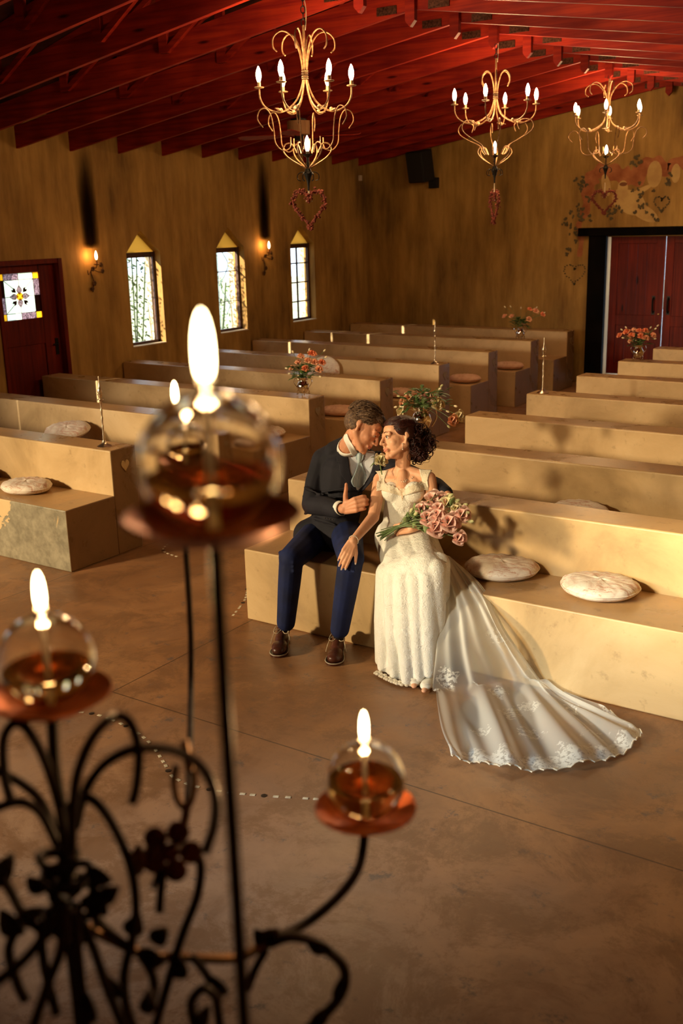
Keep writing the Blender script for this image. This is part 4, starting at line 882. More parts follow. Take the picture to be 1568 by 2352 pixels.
class Frame:
    def __init__(s, c, F, U, k=1.0):
        s.c = V(c); s.F = V(F).normalized(); s.U = (V(U)-s.F*V(U).dot(s.F)).normalized(); s.S = s.U.cross(s.F); s.k = k
        s.R = M(((s.F.x, s.S.x, s.U.x), (s.F.y, s.S.y, s.U.y), (s.F.z, s.S.z, s.U.z)))
    def p(s, f, l, u): return s.c+(s.F*f+s.S*l+s.U*u)*s.k
def head(m, h, male=True):
    P, k = h.p, h.k
    def e(f, l, u, r): m.ell(P(f, l, u), tuple(q*k for q in r), h.R, 20, 14)
    e(-.018, 0, .035, (.098, .076, .086)); e(.030, 0, -.020, (.062, .062, .088)); e(.035, 0, .045, (.056, .060, .050))
    for s_ in (-1, 1):
        m.cap(P(-.012, s_*.054, -.045), .022*k, P(.066, s_*.014, -.103), (.020 if male else .016)*k)
        e(.052, s_*.034, -.030, (.030, .026, .030)); m.cap(P(.078, s_*.046, .018), .012*k, P(.088, s_*.012, .024), .012*k)
        e(.078, s_*.031, -.001, (.014, .016, .012)); m.cap(P(-.018, s_*.076, .012), .010*k, P(-.008, s_*.073, -.030), .008*k); e(-.018, s_*.080, .006, (.016, .006, .022))
        e(.100, s_*.0115, -.037, (.012, .008, .008))
    m.cap(P(.030, 0, -.085), .040*k, P(.072, 0, -.098), .022*k); e(.080, 0, -.108, (.018, .020, .016))
    m.cap(P(.090, 0, .014), .0085*k, P(.116, 0, -.028), .0095*k); e(.116, 0, -.034, (.011, .010, .009)); m.cap(P(.094, 0, -.045), .008*k, P(.096, 0, -.060), .010*k)
    e(.085, 0, -.070, (.015, .026, .016))
def face_bits(h, root, male=True):
    P, k = h.p, h.k
    for s_ in (-1, 1):
        o = MB().ell(P(.0805, s_*.031, .000), (.0125*k,)*3, h.R, 14, 10).build('eye', MEY, root); MB().ell(P(.0895, s_*.0325, -.0005), (.004*k, .0058*k, .0058*k), h.R, 10, 8).build('iris', MIR, o)
        m = MB(); m.tube(spl([tuple(P(.083, s_*.046, .003)), tuple(P(.0925, s_*.034, .0075)), tuple(P(.0935, s_*.026, .007)), tuple(P(.088, s_*.017, .001))], 5), .0028*k, 6); m.build('eyelid', MSK if male else MBR, root)
        m = MB(); m.tube(spl([tuple(P(.082, s_*.052, .020)), tuple(P(.097, s_*.034, .030)), tuple(P(.101, s_*.015, .026))], 5), [.0012*k]*5+[(.0030 if male else .0018)*k]*6, 6); m.build('eyebrow', MBR, root)
    m = MB(); m.tube(spl([tuple(P(.089, .024, -.069)), tuple(P(.1000, .008, -.064)), tuple(P(.1010, 0, -.066)), tuple(P(.1000, -.008, -.064)), tuple(P(.089, -.024, -.069))], 5), .003*k, 6)
    m.tube(spl([tuple(P(.089, .022, -.071)), tuple(P(.0995, .007, -.075)), tuple(P(.0995, -.007, -.075)), tuple(P(.089, -.022, -.071))], 5), .0034*k, 6); m.build('lips', MLP, root)
def hand(m, W, D, N, T, curls, k=1.0, thumb=None, spread=.12, palm=.088):
    W, D, N = V(W), V(D).normalized(), V(N); N = (N-D*N.dot(D)).normalized(); T = V(T); T = (T-D*T.dot(D)-N*T.dot(N)).normalized(); tips = []
    offs = (.029, .010, -.009, -.027); Ls = (.040, .045, .042, .032); PL_ = (.97, 1.0, .97, .90)
    for i in range(4):
        K = W+D*palm*k*PL_[i]+T*offs[i]*k; m.cap(W+T*offs[i]*.55*k+D*.01*k, .0155*k, K, .0118*k)
        d = (D+T*spread*(1.2-i*.8)).normalized(); p = K; ang = 0; rr = [.0105, .0095, .0085, .0072]; c_ = curls[i] if hasattr(curls[0], '__len__') else curls
        if i == 3: rr = [q*.88 for q in rr]
        for j in range(3):
            ang += c_[j]; dj = d*math.cos(ang)+N*math.sin(ang); L = Ls[i]*(1, .68, .52)[j]*k; q = p+dj*L; m.cap(p, rr[j]*k, q, rr[j+1]*k); p = q
        tips.append((p, dj))
    b = W+D*.022*k+T*.024*k; t_ = thumb or [(.6, .75, .3), (.8, .5, .4)]; p = b; m.cap(W+D*.01*k, .018*k, b, .0155*k); m.cap(b, .0155*k, W+D*.06*k+T*.020*k, .012*k)
    for j, (L, r0__, r1__) in enumerate(((.040, .0145, .0115), (.032, .0112, .0098), (.026, .0098, .0075))):
        a_, b_, c_ = t_[min(j, len(t_)-1)]; dj = (D*a_+T*b_+N*c_).normalized(); q = p+dj*L*k; m.cap(p, r0__*k, q, r1__*k); p = q
    tips.append((p, dj)); return tips
def nails(tips, N, root, k=1.0):
    for p, d in tips:
        o = (-(V(N)-d*V(N).dot(d))).normalized(); R3 = M((((d.x), (d.cross(o)).x, o.x), (d.y, d.cross(o).y, o.y), (d.z, d.cross(o).z, o.z)))
        MB().ell(p+d*.002*k+o*.0058*k, (.0075*k, .0052*k, .0016*k), R3, 10, 6).build('fingernail', MNL, root)
def drape(objs, left, right, name, mt, parent, nu=14, nv=24, off=.004, solid=.003, n=8, fall=None, toward=None):
    dg = bpy.context.evaluated_depsgraph_get(); dg.update(); vs_ = []; fs = []
    for o in objs:
        me = o.data; b = len(vs_); vs_ += [o.matrix_world@q.co for q in me.vertices]; fs += [tuple(i+b for i in p.vertices) for p in me.polygons]
    T_ = BVHTree.FromPolygons(vs_, fs); Lp = spl(left, n); Rp = spl(right, n)
    def smp(P, t_): i = t_*(len(P)-1); a_ = min(int(i), len(P)-2); w_ = i-a_; return (P[a_][0]*(1-w_)+P[a_+1][0]*w_, P[a_][1]*(1-w_)+P[a_+1][1]*w_)
    G = {}; last = 5.8
    for j in range(nv):
        a_, b_ = smp(Lp, j/(nv-1)), smp(Rp, j/(nv-1))
        for i in range(nu):
            w_ = i/(nu-1); u, v = a_[0]*(1-w_)+b_[0]*w_, a_[1]*(1-w_)+b_[1]*w_; d = ray(u, v); dn = d.normalized(); h_, no, _, ds = T_.ray_cast(CAM, dn)
            G[i, j] = (u, v, ds if h_ is not None else None, dn)
    for j in range(nv):        # points that miss take the distance of their neighbours
        for i in range(nu):
            if G[i, j][2] is None:
                c_ = sorted(((abs(i-a_)+abs(j-b_)), G[a_, b_][2]) for a_ in range(nu) for b_ in range(nv) if G[a_, b_][2] is not None)
                G[i, j] = (G[i, j][0], G[i, j][1], (c_[0][1] if c_ else 5.9), G[i, j][3])
    D_ = {q: G[q][2] for q in G}
    for _ in range(2):
        D_ = {(i, j): sum(D_[min(max(i+a_, 0), nu-1), min(max(j+b_, 0), nv-1)] for a_, b_ in ((0, 0), (1, 0), (-1, 0), (0, 1), (0, -1)))/5 for i, j in D_}
    m = MB(); m.add([CAM+G[i, j][3]*(min(D_[i, j], G[i, j][2]+.004)-off) for j in range(nv) for i in range(nu)], [(j*nu+i, j*nu+i+1, (j+1)*nu+i+1, (j+1)*nu+i) for j in range(nv-1) for i in range(nu-1)])
    return m.build(name, mt, parent, solid=solid, angle=180)
# ============ the groom
gr = thing('person', 'man in a dark suit with pale blue tie, seated and leaning to the bride', 'person', (-3.4, 4.9, SE)); GO = V(gr.location)
def gp_(o): o.location = o.location-GO; return o
hd = Frame(A(834, 984, 4.86), RT*.80-UP*.58-FW*.22, RT*.58+UP*.80, 1.0)
shR, shL = A(742, 1056, 4.93), A(850, 1062, 5.0); elR, wrR = A(716, 1158, 4.80), A(790, 1169, 4.675)
hipR, hipL = A(728, 1228, 4.86), A(795, 1226, 4.88); knR, knL = A(669, 1283, 4.44), A(806, 1283, 4.42); anR, anL = A(656, 1436, 4.40), A(779, 1452, 4.42)
nb = A(797, 1030, 4.93); nk = hd.p(-.03, 0, -.075)
elL, wrL = A(1002, 1118, 5.02), A(1026, 1136, 4.90)
body = MB(); head(body, hd); body.cap(hd.p(-.015, 0, -.04), .056, nb, .056)
for a_, b_, r1, r2 in ((shR, elR, .052, .042), (elR, wrR, .040, .028), (shL, A(930, 1085, 5.03), .045, .040), (A(930, 1085, 5.03), elL, .040, .036), (elL, wrL, .034, .027), (hipR, knR, .078, .058), (hipL, knL, .078, .058), (knR, anR, .046, .024), (knL, anL, .046, .024)): body.cap(a_, r1, b_, r2)
body.cap(A(775, 1085, 4.95), .125, A(765, 1205, 4.91), .115, sq=.8, side=(0, 1, 0)); body.cap(shR+V((.02, .02, -.03)), .040, nb+V((0, .01, -.03)), .04); body.cap(shL, .048, nb, .05); body.cap(hipR, .085, hipL, .085)
D_h = A(845, 1150, 4.65)-wrR
tp = hand(body, wrR, D_h, FW*1.0+RT*.25, UP, (.75, 1.15, .8), 1.16, [(.35, .9, -.1), (.6, .8, -.1), (.5, .9, -.15)], .05)
hand(body, wrL, A(985, 1158, 4.84)-wrL, FW*.5-UP*.6, RT, (.35, .5, .4), 1.05, [(.8, .5, .3)])
for hl, an in ((V((-3.45, 4.46, .05)), anR), (V((-3.105, 4.53, .05)), anL)): body.cap(an, .026, hl, .022)
bo = gp_(body.flesh('body', MSK, gr, .0042, 4)); 
class Off:  # parts of the groom share his origin
    location = GO
def gflesh(m, name, mt, vox=.006, it=5, **k): return gp_(m.flesh(name, mt, gr, vox, it))
def gb(m, name, mt, par=None, **k): o = m.build(name, mt, par or gr, **k); (gp_(o) if par is None else None); return o
fb0 = set(C.objects); face_bits(hd, gr); [gp_(o) for o in C.objects if o not in fb0 and o.parent == gr]
nl0 = set(C.objects); nails(tp[:1], FW, gr, 1.1); [gp_(o) for o in C.objects if o not in nl0 and o.parent == gr]
# trousers
m = MB(); m.cap(hipR, .098, knR, .073); m.cap(hipL, .098, knL, .073); m.cap(hipR, .10, hipL, .10)
for kn, an in ((knR, anR), (knL, anL)):
    e = kn+(an-kn)*.955; m.cap(kn, .070, kn+(an-kn)*.35, .066); m.cap(kn+(an-kn)*.35, .066, e, .054)
    fr_ = (an-kn).normalized(); m.cap(kn+V((0, -.058, .0))+fr_*.04, .012, e+V((0, -.044, 0)), .010)   # pressed crease
    for q in range(3): m.cap(kn+V((-.06, -.02, .03-.025*q)), .014, kn+V((.05, -.05, .0-.025*q)), .010)
gflesh(m, 'trousers', MTR, .006, 4)
# socks, shoes, laces
MSO = fabric('dark_sock', (.012, .012, .018), (.008, .008, .012)); MLE = simple('brown_leather', (.10, .030, .018), (.050, .016, .010), (10, 10, 10), .32); MWE = simple('pale_welt', (.50, .46, .36), None, (30, 30, 30), .6); MLA = simple('cream_lace', (.72, .60, .42), None, (60, 60, 60), .8)
def shoe(root, heel, toe, an, L=.295, org=None):
    heel, toe = V(heel), V(toe); d = (toe-heel).normalized(); sd = V((-d.y, d.x, 0)); q = lambda f, s_, z: heel+d*f*L+sd*s_+V((0, 0, z))
    r = bpy.data.objects.new('shoe', None); C.objects.link(r); r.parent = root; P = lambda o: (setattr(o, 'location', o.location-org), o)[1]
    m = MB(); Rz = M(((d.x, sd.x, 0), (d.y, sd.y, 0), (0, 0, 1)))
    m.ell(q(.14, 0, .055), (.045, .034, .042), Rz, 18, 12); m.ell(q(.40, 0, .045), (.085, .038, .040), Rz, 18, 12); m.ell(q(.74, .002, .038), (.068, .045, .030), Rz, 18, 12); m.ell(q(.86, .002, .036), (.042, .040, .026), Rz, 18, 12)
    m.cap(q(.16, 0, .06), .034, q(.20, 0, .095), .036); m.cap(q(.22, 0, .075), .034, q(.55, 0, .052), .030)
    # flat underside
    o = m.flesh('shoe', MLE, root, .004, 5); C.objects.unlink(r); bpy.data.objects.remove(r); P(o)
    for v_ in o.data.vertices: v_.co.z = max(v_.co.z, .014)
    out = [(0, .0), (.01, .022), (.08, .033), (.25, .034), (.45, .036), (.62, .046), (.78, .051), (.90, .044), (.98, .024), (1.0, .0)]
    cl = spl(out+[(a_, -b_) for a_, b_ in out[-2:0:-1]], 4, closed=True); m = MB(); n_ = len(cl)
    vs_ = [q(a_, b_, z) for z in (.002, .012) for a_, b_ in cl]; m.add(vs_, [tuple(range(n_))[::-1], tuple(range(n_, 2*n_))]+[(i, (i+1) % n_, n_+(i+1) % n_, n_+i) for i in range(n_)])
    s_ = m.build('sole', MLE, o, smooth=False); m = MB(); m.tube([q(a_*.995, b_*1.0, .0135) for a_, b_ in cl], .0028, 6, closed=True); m.build('welt', MWE, o)
    m = MB(); r_ = random.Random(int(toe.x*100))
    for k in range(5):
        f = .34+.055*k; z = .094-.0075*k; m.tube(spl([tuple(q(f, -.024, z-.010)), tuple(q(f+.01, 0, z)), tuple(q(f+.02, .024, z-.010))], 4), .0022, 5)
    for s2 in (-1, 1):
        m.tube(spl([tuple(q(.36, 0, .098)), tuple(q(.34, s2*.03, .112)), tuple(q(.46, s2*.042, .092)), tuple(q(.48, s2*.020, .086)), tuple(q(.37, 0, .100))], 6), .0022, 5); m.tube(spl([tuple(q(.36, 0, .099)), tuple(q(.42, s2*.034, .096)), tuple(q(.55, s2*.052, .055)), tuple(q(.60, s2*.056, .035))], 6), .0020, 5)
    m.build('laces', MLA, o); m = MB(); m.cap(an+V((0, 0, .08)), .038, an, .036); m.cap(an, .036, q(.17, 0, .07), .033); P(m.flesh('sock', MSO, root, .006, 3)); return o
shoe(gr, (-3.455, 4.475, 0), (-3.315, 4.215, 0), anR, org=GO); shoe(gr, (-3.115, 4.545, 0), (-2.985, 4.280, 0), anL, org=GO)
# jacket
m = MB(); ch, be, pv = A(783, 1092, 4.93), A(776, 1165, 4.90), A(762, 1216, 4.88)
m.cap(ch, .152, be, .145, sq=.74, side=(0, 1, 0)); m.cap(be, .148, pv, .152, sq=.78, side=(0, 1, 0)); m.cap(shR+V((.02, 0, -.01)), .072, nb+V((-.035, .02, -.012)), .060); m.cap(shL, .068, nb+V((.05, .04, -.02)), .058); m.cap(A(768, 1034, 4.93), .056, A(790, 1020, 4.95), .046); m.cap(nb+V((-.05, .02, .0)), .052, nb+V((.03, .06, .0)), .050); m.cap(shR+V((.0, .01, .01)), .062, A(786, 1018, 4.95)+V((-.02, .02, -.02)), .045)
m.chain([(shR, .070), (shR*.5+elR*.5+V((-.012, 0, 0)), .064), (elR, .062)]); m.chain([(elR, .062), (elR*.5+wrR*.5, .056), (elR*.18+wrR*.82+V((0, 0, -.012)), .050)])
m.chain([(shL, .066), (A(930, 1085, 5.03), .058), (elL, .052), (wrL*.85+elL*.15, .044)])
m.cap(pv, .13, hipR+V((-.03, -.03, .0)), .105, sq=.8, side=(0, 1, 0)); m.cap(pv, .13, hipL+V((0, -.03, 0)), .108)
r_ = random.Random(5)
for (a_, b_) in [((700, 1120), (735, 1135)), ((697, 1140), (740, 1148)), ((740, 1130), (800, 1120)), ((735, 1145), (790, 1140)), ((700, 1180), (740, 1165)), ((720, 1190), (770, 1205))]:
    m.cap(A(a_[0], a_[1], 4.775), .009, A(b_[0], b_[1], 4.770), .005)
jk = gflesh(m, 'suit_jacket', MJK, .0065, 4)
tg = [jk]; bpy.context.view_layer.update()
sh = drape(tg, [(800, 1006), (794, 1035), (800, 1070), (808, 1100), (818, 1125)], [(822, 1040), (860, 1038), (858, 1070), (842, 1105), (822, 1126)], 'shirt_front', MSH, gr, off=.006); gp_(sh)
tie = drape([jk, ], [(820, 1040), (817, 1052), (822, 1062), (815, 1085), (806, 1105), (812, 1118)], [(836, 1042), (834, 1054), (830, 1062), (839, 1085), (843, 1102), (826, 1120)], 'tie', MTI, gr, off=.016, solid=.006); gp_(tie)
kn_ = MB().cap(A(826, 1046, 4.76), .016, A(825, 1060, 4.755), .011).build('tie_knot', MTI, tie)
lp1 = drape(tg, [(786, 1010), (775, 1040), (773, 1060), (778, 1064), (783, 1090), (806, 1118)], [(800, 1002), (797, 1035), (801, 1062), (803, 1080), (809, 1100), (820, 1128)], 'lapel', MJK, gr, off=.013, solid=.005); gp_(lp1)
lp2 = drape(tg, [(862, 1036), (858, 1060), (852, 1085), (838, 1110), (822, 1128)], [(875, 1036), (878, 1062), (868, 1085), (852, 1108), (830, 1130)], 'lapel', MJK, gr, off=.012, solid=.005); gp_(lp2)
# collar
cm = MB(); cdir = (nk-nb).normalized(); cF = Frame(nb+cdir*.030, RT*.8-FW*.6, cdir)
for i in range(2):
    pts = [cF.p(.0575*math.cos(q), .0575*math.sin(q), .012*math.cos(q*1.0)*-1.6) for q in [PI*.12+(2*PI-.24*PI)*k/26 for k in range(27)]]
    vs_ = [p+cdir*.024 for p in pts]+[p-cdir*.014+(p-cF.c).normalized()*.004 for p in pts]
cm.add(vs_, [(i, i+1, 28+i, 27+i) for i in range(26)]); gp_(cm.build('shirt_collar', MWH, gr, solid=.003, angle=180))
col = drape([jk, bo], [(791, 998), (789, 1008), (797, 1025), (810, 1049)], [(797, 996), (802, 1010), (813, 1028), (821, 1040)], 'collar_point', MWH, gr, nu=8, nv=12, off=.016, solid=.003); gp_(col)
# cuff and buttons on the sleeve
cu = elR*.13+wrR*.87; dv = (wrR-elR).normalized(); m = MB(); o_ = dv.orthogonal().normalized(); b_ = dv.cross(o_)
ring = lambda c, r_: [c+o_*math.cos(q)*r_+b_*math.sin(q)*r_ for q in [2*PI*k/24 for k in range(24)]]
m.add(ring(cu-dv*.01, .041)+ring(cu+dv*.022, .038), [(k, (k+1) % 24, 24+(k+1) % 24, 24+k) for k in range(24)]); gp_(m.build('shirt_cuff', MWH, gr, solid=.003, angle=180))
for k in range(4): gb(MB().ell(A(746+6*k, 1190+1.2*k, 4.655), .004), 'sleeve_button', simple('dark_button', (.06, .05, .05), None, (50, 50, 50), .3))
# hair of the groom: a cap of hair with combed strands
m = MB()
for f, l, u, r in [(-.025, 0, .058, (.104, .086, .082)), (-.06, 0, .02, (.070, .080, .080)), (.040, 0, .092, (.050, .062, .034))]: m.ell(hd.p(f, l, u), r, hd.R, 20, 14)
for s_ in (-1, 1): m.ell(hd.p(-.045, s_*.058, .0), (.045, .026, .050), hd.R)
rr = random.Random(2)
def strand(m, f, th, len_, w_, lift):
    pts = []
    for i in range(5):
        a_ = th+len_*i/4; pts.append(tuple(hd.p(-.025+f*1.0+.0*i, 0, 0)+hd.S*(.088*math.sin(a_))*hd.k+hd.U*(.056+.088*math.cos(a_))*hd.k+hd.F*(.0)-hd.F*.012*i*lift))
    return pts
for k in range(900):
    ph = rr.uniform(-1.9, 1.9); th = rr.uniform(-1.15, 1.45)
    # start on the crown, comb backwards-down
    def sp(ph, th, r=1.0): return hd.p(-.025+.107*math.sin(th)*r, .089*math.sin(ph)*math.cos(th)*r, .056+.088*math.cos(ph)*math.cos(th)*r)
    if th > .75 and abs(ph) > .9: continue
    dth = rr.uniform(-.5, -.15); dph = .35*(1 if ph > 0 else -1)*rr.uniform(.2, 1.2); r0__ = rr.uniform(.99, 1.07)
    m.tube([sp(ph+dph*q, th+dth*q, r0__+(.02 if q < 1 else .0)) for q in (0, .25, .5, .75, 1)], [.0010, .0017, .0018, .0014, .0006], 3)
gp_(m.build('hair', MHM, gr, angle=180))
# ============ the bride
br = thing('person', 'woman in a cream lace wedding gown, dark curled updo, seated beside the man', 'person', (-2.85, 4.85, SE)); BO = V(br.location)
def bp(o): o.location = o.location-BO; return o
def bb_(fn, *a, **k):
    s0 = set(C.objects); r_ = fn(*a, **k)
    for o in set(C.objects)-s0:
        if o.parent == br: bp(o)
    return r_
# lace over satin: pale thread pattern
def lacemat(name, base, thread, sheer=None):
    t = NT(name); co = t.coord((1, 1, 1)); vo = t.add('ShaderNodeTexVoronoi'); vo.feature = 'DISTANCE_TO_EDGE'; vo.inputs['Scale'].default_value = 85
    dn = t.add('ShaderNodeTexNoise'); dn.inputs['Scale'].default_value = 30; t.link(co, dn.inputs['Vector']); ad = t.mix(.03, co, dn.outputs['Color'], 'ADD'); t.link(ad, vo.inputs['Vector'])
    e = t.ramp(vo.outputs['Distance'], [(.02, 1), (.10, 0)]); n_ = t.ramp(t.noise(co, 13, 5, .6), [(.45, 0), (.55, 1)])
    f = t.math('MAXIMUM', t.math('MULTIPLY', e, .55), t.math('MULTIPLY', n_, .4))
    return t.bsdf(t.mix(f, base, thread), .62, 0, t.math('ADD', e, n_), .35, **{'Sheen_Weight': .2})
MDR = lacemat('cream_lace_gown', (.78, .77, .70), (.90, .89, .84)); MST = lacemat('lace_strap', (.70, .60, .44), (.90, .85, .74)); MBL = simple('satin_cream', (.80, .77, .68), (.72, .68, .58), (20, 20, 20), .5)
bh = Frame(A(917, 1006, 4.90), -RT*.94-FW*.33-UP*.04, UP*.97-RT*.08+FW*.1, .97)
bn = A(925, 1072, 4.91); bsR, bsL = A(873, 1102, 4.88), A(985, 1100, 4.92); beR, bwR = A(857, 1188, 4.70), A(810, 1243, 4.40); beL, bwL = A(1003, 1192, 4.80), A(945, 1214, 4.66)
waist, chest, hips = A(914, 1180, 4.88), A(925, 1125, 4.89), A(925, 1232, 4.85)
kR, kL = A(918, 1318, 4.44), A(978, 1305, 4.46); aR, aL = A(955, 1548, 4.40), A(985, 1545, 4.42)
m = MB(); head(m, bh, False); m.cap(bh.p(-.02, 0, -.04), .046, bn, .043); m.cap(bn, .044, A(925, 1100, 4.91), .060)
for a_, b_, r1, r2 in ((bsR, beR, .041, .033), (beR, bwR, .034, .022), (bsL, beL, .040, .033), (beL, bwL, .034, .022), (hips, kR, .08, .055), (hips, kL, .08, .055), (kR, aR, .045, .030), (kL, aL, .045, .030)): m.cap(a_, r1, b_, r2)
m.cap(bsR+V((0, 0, .005)), .038, bn+V((0, 0, -.02)), .034); m.cap(bsL+V((0, 0, .005)), .038, bn+V((0, 0, -.02)), .034); m.cap(chest, .098, waist, .088, sq=.75, side=(0, 1, 0)); m.cap(A(900, 1108, 4.90), .062, A(950, 1108, 4.91), .062)
for uu in (898, 950): m.ell(A(uu, 1130, 4.845), (.046, .034, .044))
m.cap(A(925, 1090, 4.87), .030, A(925, 1120, 4.84), .040)
tR = hand(m, bwR, A(786, 1292, 4.315)-bwR, FW*.85-UP*.1, RT*1.0, ((.22, .30, .2), (.25, .35, .25), (.3, .4, .3), (.35, .45, .3)), .92, [(.75, .55, .15), (.85, .35, .25)], .03, .08)
tL = hand(m, bwL, A(890, 1216, 4.63)-bwL, FW*.55-UP*.25, UP*.8, ((.35, .7, .5), (.5, .8, .6), (.6, .9, .6), (.7, .9, .6)), .90, [(.85, .45, .35), (.9, .2, .5)], .03, .08)
m.cap(aR, .028, V((-2.515, 4.36, .05)), .026); m.cap(aL, .028, V((-2.43, 4.36, .05)), .026)
bbd = bp(m.flesh('body', MSB, br, .0038, 4))
bb_(face_bits, bh, br, False); bb_(nails, tR, FW, br, .9); bb_(nails, tL[:4], FW*.5, br, .9)
# gown
m = MB(); sd_ = (0, 1, 0)
m.cap(A(925, 1140, 4.885), .104, A(916, 1178, 4.88), .096, sq=.78, side=sd_); m.cap(A(916, 1178, 4.88), .096, A(924, 1235, 4.86), .128, sq=.82, side=sd_)
for uu in (899, 951): m.ell(A(uu, 1130, 4.832), (.062, .056, .060))
m.cap(A(905, 1235, 4.84), .115, kR, .082); m.cap(A(955, 1238, 4.85), .118, kL, .084); m.cap(A(925, 1240, 4.84), .12, (kR+kL)/2, .09); m.cap(A(965, 1250, 4.85), .105, A(985, 1285, 4.72), .09)
r_ = random.Random(11)
hem = [(872, 1545, 4.42), (880, 1562, 4.36), (905, 1572, 4.31), (935, 1578, 4.28), (962, 1560, 4.30), (985, 1548, 4.33), (1004, 1545, 4.40), (1010, 1530, 4.52), (985, 1500, 4.57), (940, 1500, 4.57), (900, 1515, 4.54)]
top = [(884, 1330), (886, 1335), (900, 1345), (925, 1350), (950, 1348), (975, 1340), (995, 1325), (1003, 1310), (985, 1300), (940, 1300), (900, 1310)]
ty = [4.47, 4.42, 4.38, 4.37, 4.38, 4.40, 4.43, 4.50, 4.54, 4.55, 4.52]
for i, ((u, v, y), (tu, tv)) in enumerate(zip(hem, top)):
    a_ = A(tu, tv, ty[i]); b_ = A(u, v-4, y); b_.z = max(b_.z, .028); mid = (a_+b_)/2; r0__ = .034 if i % 2 else .028
    m.chain([(a_+V((0, .02, .03)), .062), (mid+V((0, .006, 0)), r0__+.022), (b_, r0__*.95)])
m.chain([((kR+kL)/2+V((0, .01, .0)), .098), (A(942, 1440, 4.45), .112), (A(938, 1530, 4.43), .125)]); m.cap(kR, .088, kL, .088); m.cap(A(905, 1440, 4.44), .055, A(900, 1535, 4.42), .065)
gown = bp(m.flesh('gown', MDR, br, .0055, 14))
for v_ in gown.data.vertices:   # floor contact
    v_.co.z = max(v_.co.z, .004)
# neckline lace, straps, illusion insert
tg = [bbd, gown]; bpy.context.view_layer.update()
dr = lambda L, R_, n_, mt, **k: bp(drape(tg, L, R_, n_, mt, br, **k))
dr([(862, 1082), (870, 1094), (868, 1112), (864, 1128)], [(892, 1080), (885, 1094), (884, 1108), (900, 1122)], 'lace_strap', MST, nu=8, nv=14, off=.004)
dr([(962, 1078), (966, 1092), (968, 1108), (952, 1124)], [(992, 1080), (984, 1094), (982, 1112), (984, 1126)], 'lace_strap', MST, nu=8, nv=14, off=.004)
def scallop(P, amp=1.6): Q = spl(P, 10); return [(u, v+amp*math.sin(i*1.1)) for i, (u, v) in enumerate(Q)]
dr(scallop([(866, 1104), (878, 1110), (892, 1112), (908, 1118), (923, 1128), (938, 1118), (955, 1109), (970, 1106), (982, 1104)]), [(864, 1122), (880, 1128), (895, 1132), (909, 1136), (923, 1140), (938, 1136), (952, 1132), (968, 1128), (984, 1120)], 'neckline_lace', MST, nu=6, nv=60, off=.005, n=1)
dr([(917, 1122), (920, 1134), (923, 1150)], [(930, 1122), (927, 1134), (924, 1150)], 'illusion_insert', simple('tulle_insert', (.62, .42, .28), (.75, .62, .45), (150, 150, 150), .7, bstr=.4), nu=6, nv=12, off=.0085, solid=.001)
# necklace dots, earring, bracelet
MPE = simple('pearl_and_crystal', (.90, .84, .72), None, (30, 30, 30), .12, .3)
m = MB(); r_ = random.Random(9)
TT = BVHTree.FromPolygons([bbd.matrix_world@q.co for q in bbd.data.vertices], [tuple(p.vertices) for p in bbd.data.polygons])
bpy.context.view_layer.update()
for i in range(30):
    f = r_.uniform(-1, 1); u = 925+f*22+r_.gauss(0, 2); v = 1107-abs(f)*12+r_.gauss(0, 2.5); d = ray(u, v).normalized(); h_ = TT.ray_cast(CAM-BO*0, d)
    if h_[0] is not None: m.ell(h_[0]-d*.002, .0022, n=6, m=4)
if m.v: bp(m.build('necklace', MPE, br))
e = bh.p(-.012, 0, -.040)-FW*.075; m = MB()
for k, s_ in enumerate((.0045, .003, .003, .0045)): m.ell(e+V((0, 0, -.010*k)), s_, n=8, m=6)
bp(m.build('earring', MPE, br))
c_ = bwR+(beR-bwR).normalized()*.012; dv = (beR-bwR).normalized(); o_ = dv.orthogonal().normalized(); b_ = dv.cross(o_); m = MB()
for k in range(22): q = 2*PI*k/22; m.ell(c_+(o_*math.cos(q)+b_*math.sin(q))*.0265, .0035, n=6, m=5)
bp(m.build('bracelet', MPE, br))
# shoes: open toe cream pumps
for (hx, tx) in (((-2.545, 4.44), (-2.475, 4.28)), ((-2.45, 4.43), (-2.405, 4.275))):
    h_, t_ = V((hx[0], hx[1], 0)), V((tx[0], tx[1], 0)); d = (t_-h_).normalized(); sd = V((-d.y, d.x, 0)); m = MB()
    m.cap(h_+V((0, 0, .055)), .030, h_+d*.03+V((0, 0, .06)), .030); m.cap(h_+d*.02+V((0, 0, .045)), .026, h_+d*.16+V((0, 0, .028)), .032, sq=.6, side=(0, 0, 1)); m.cap(h_+V((0, 0, .05)), .010, h_+V((0, 0, .008)), .007)
    so = bp(m.flesh('shoe', MBL, br, .004, 3)); m = MB()
    m.cap(h_+d*.14+V((0, 0, .026)), .020, h_+d*.20+V((0, 0, .018)), .014, sq=.7, side=(0, 0, 1)); bp(m.build('toes', MSB, br)); m = MB(); m.tube(spl([tuple(h_+d*.14+sd*.030+V((0, 0, .012))), tuple(h_+d*.17+sd*.02+V((0, 0, .042))), tuple(h_+d*.18+V((0, 0, .046))), tuple(h_+d*.17-sd*.02+V((0, 0, .042))), tuple(h_+d*.14-sd*.030+V((0, 0, .012)))], 5), .006, 6); bp(m.build('shoe_strap', MBL, br))
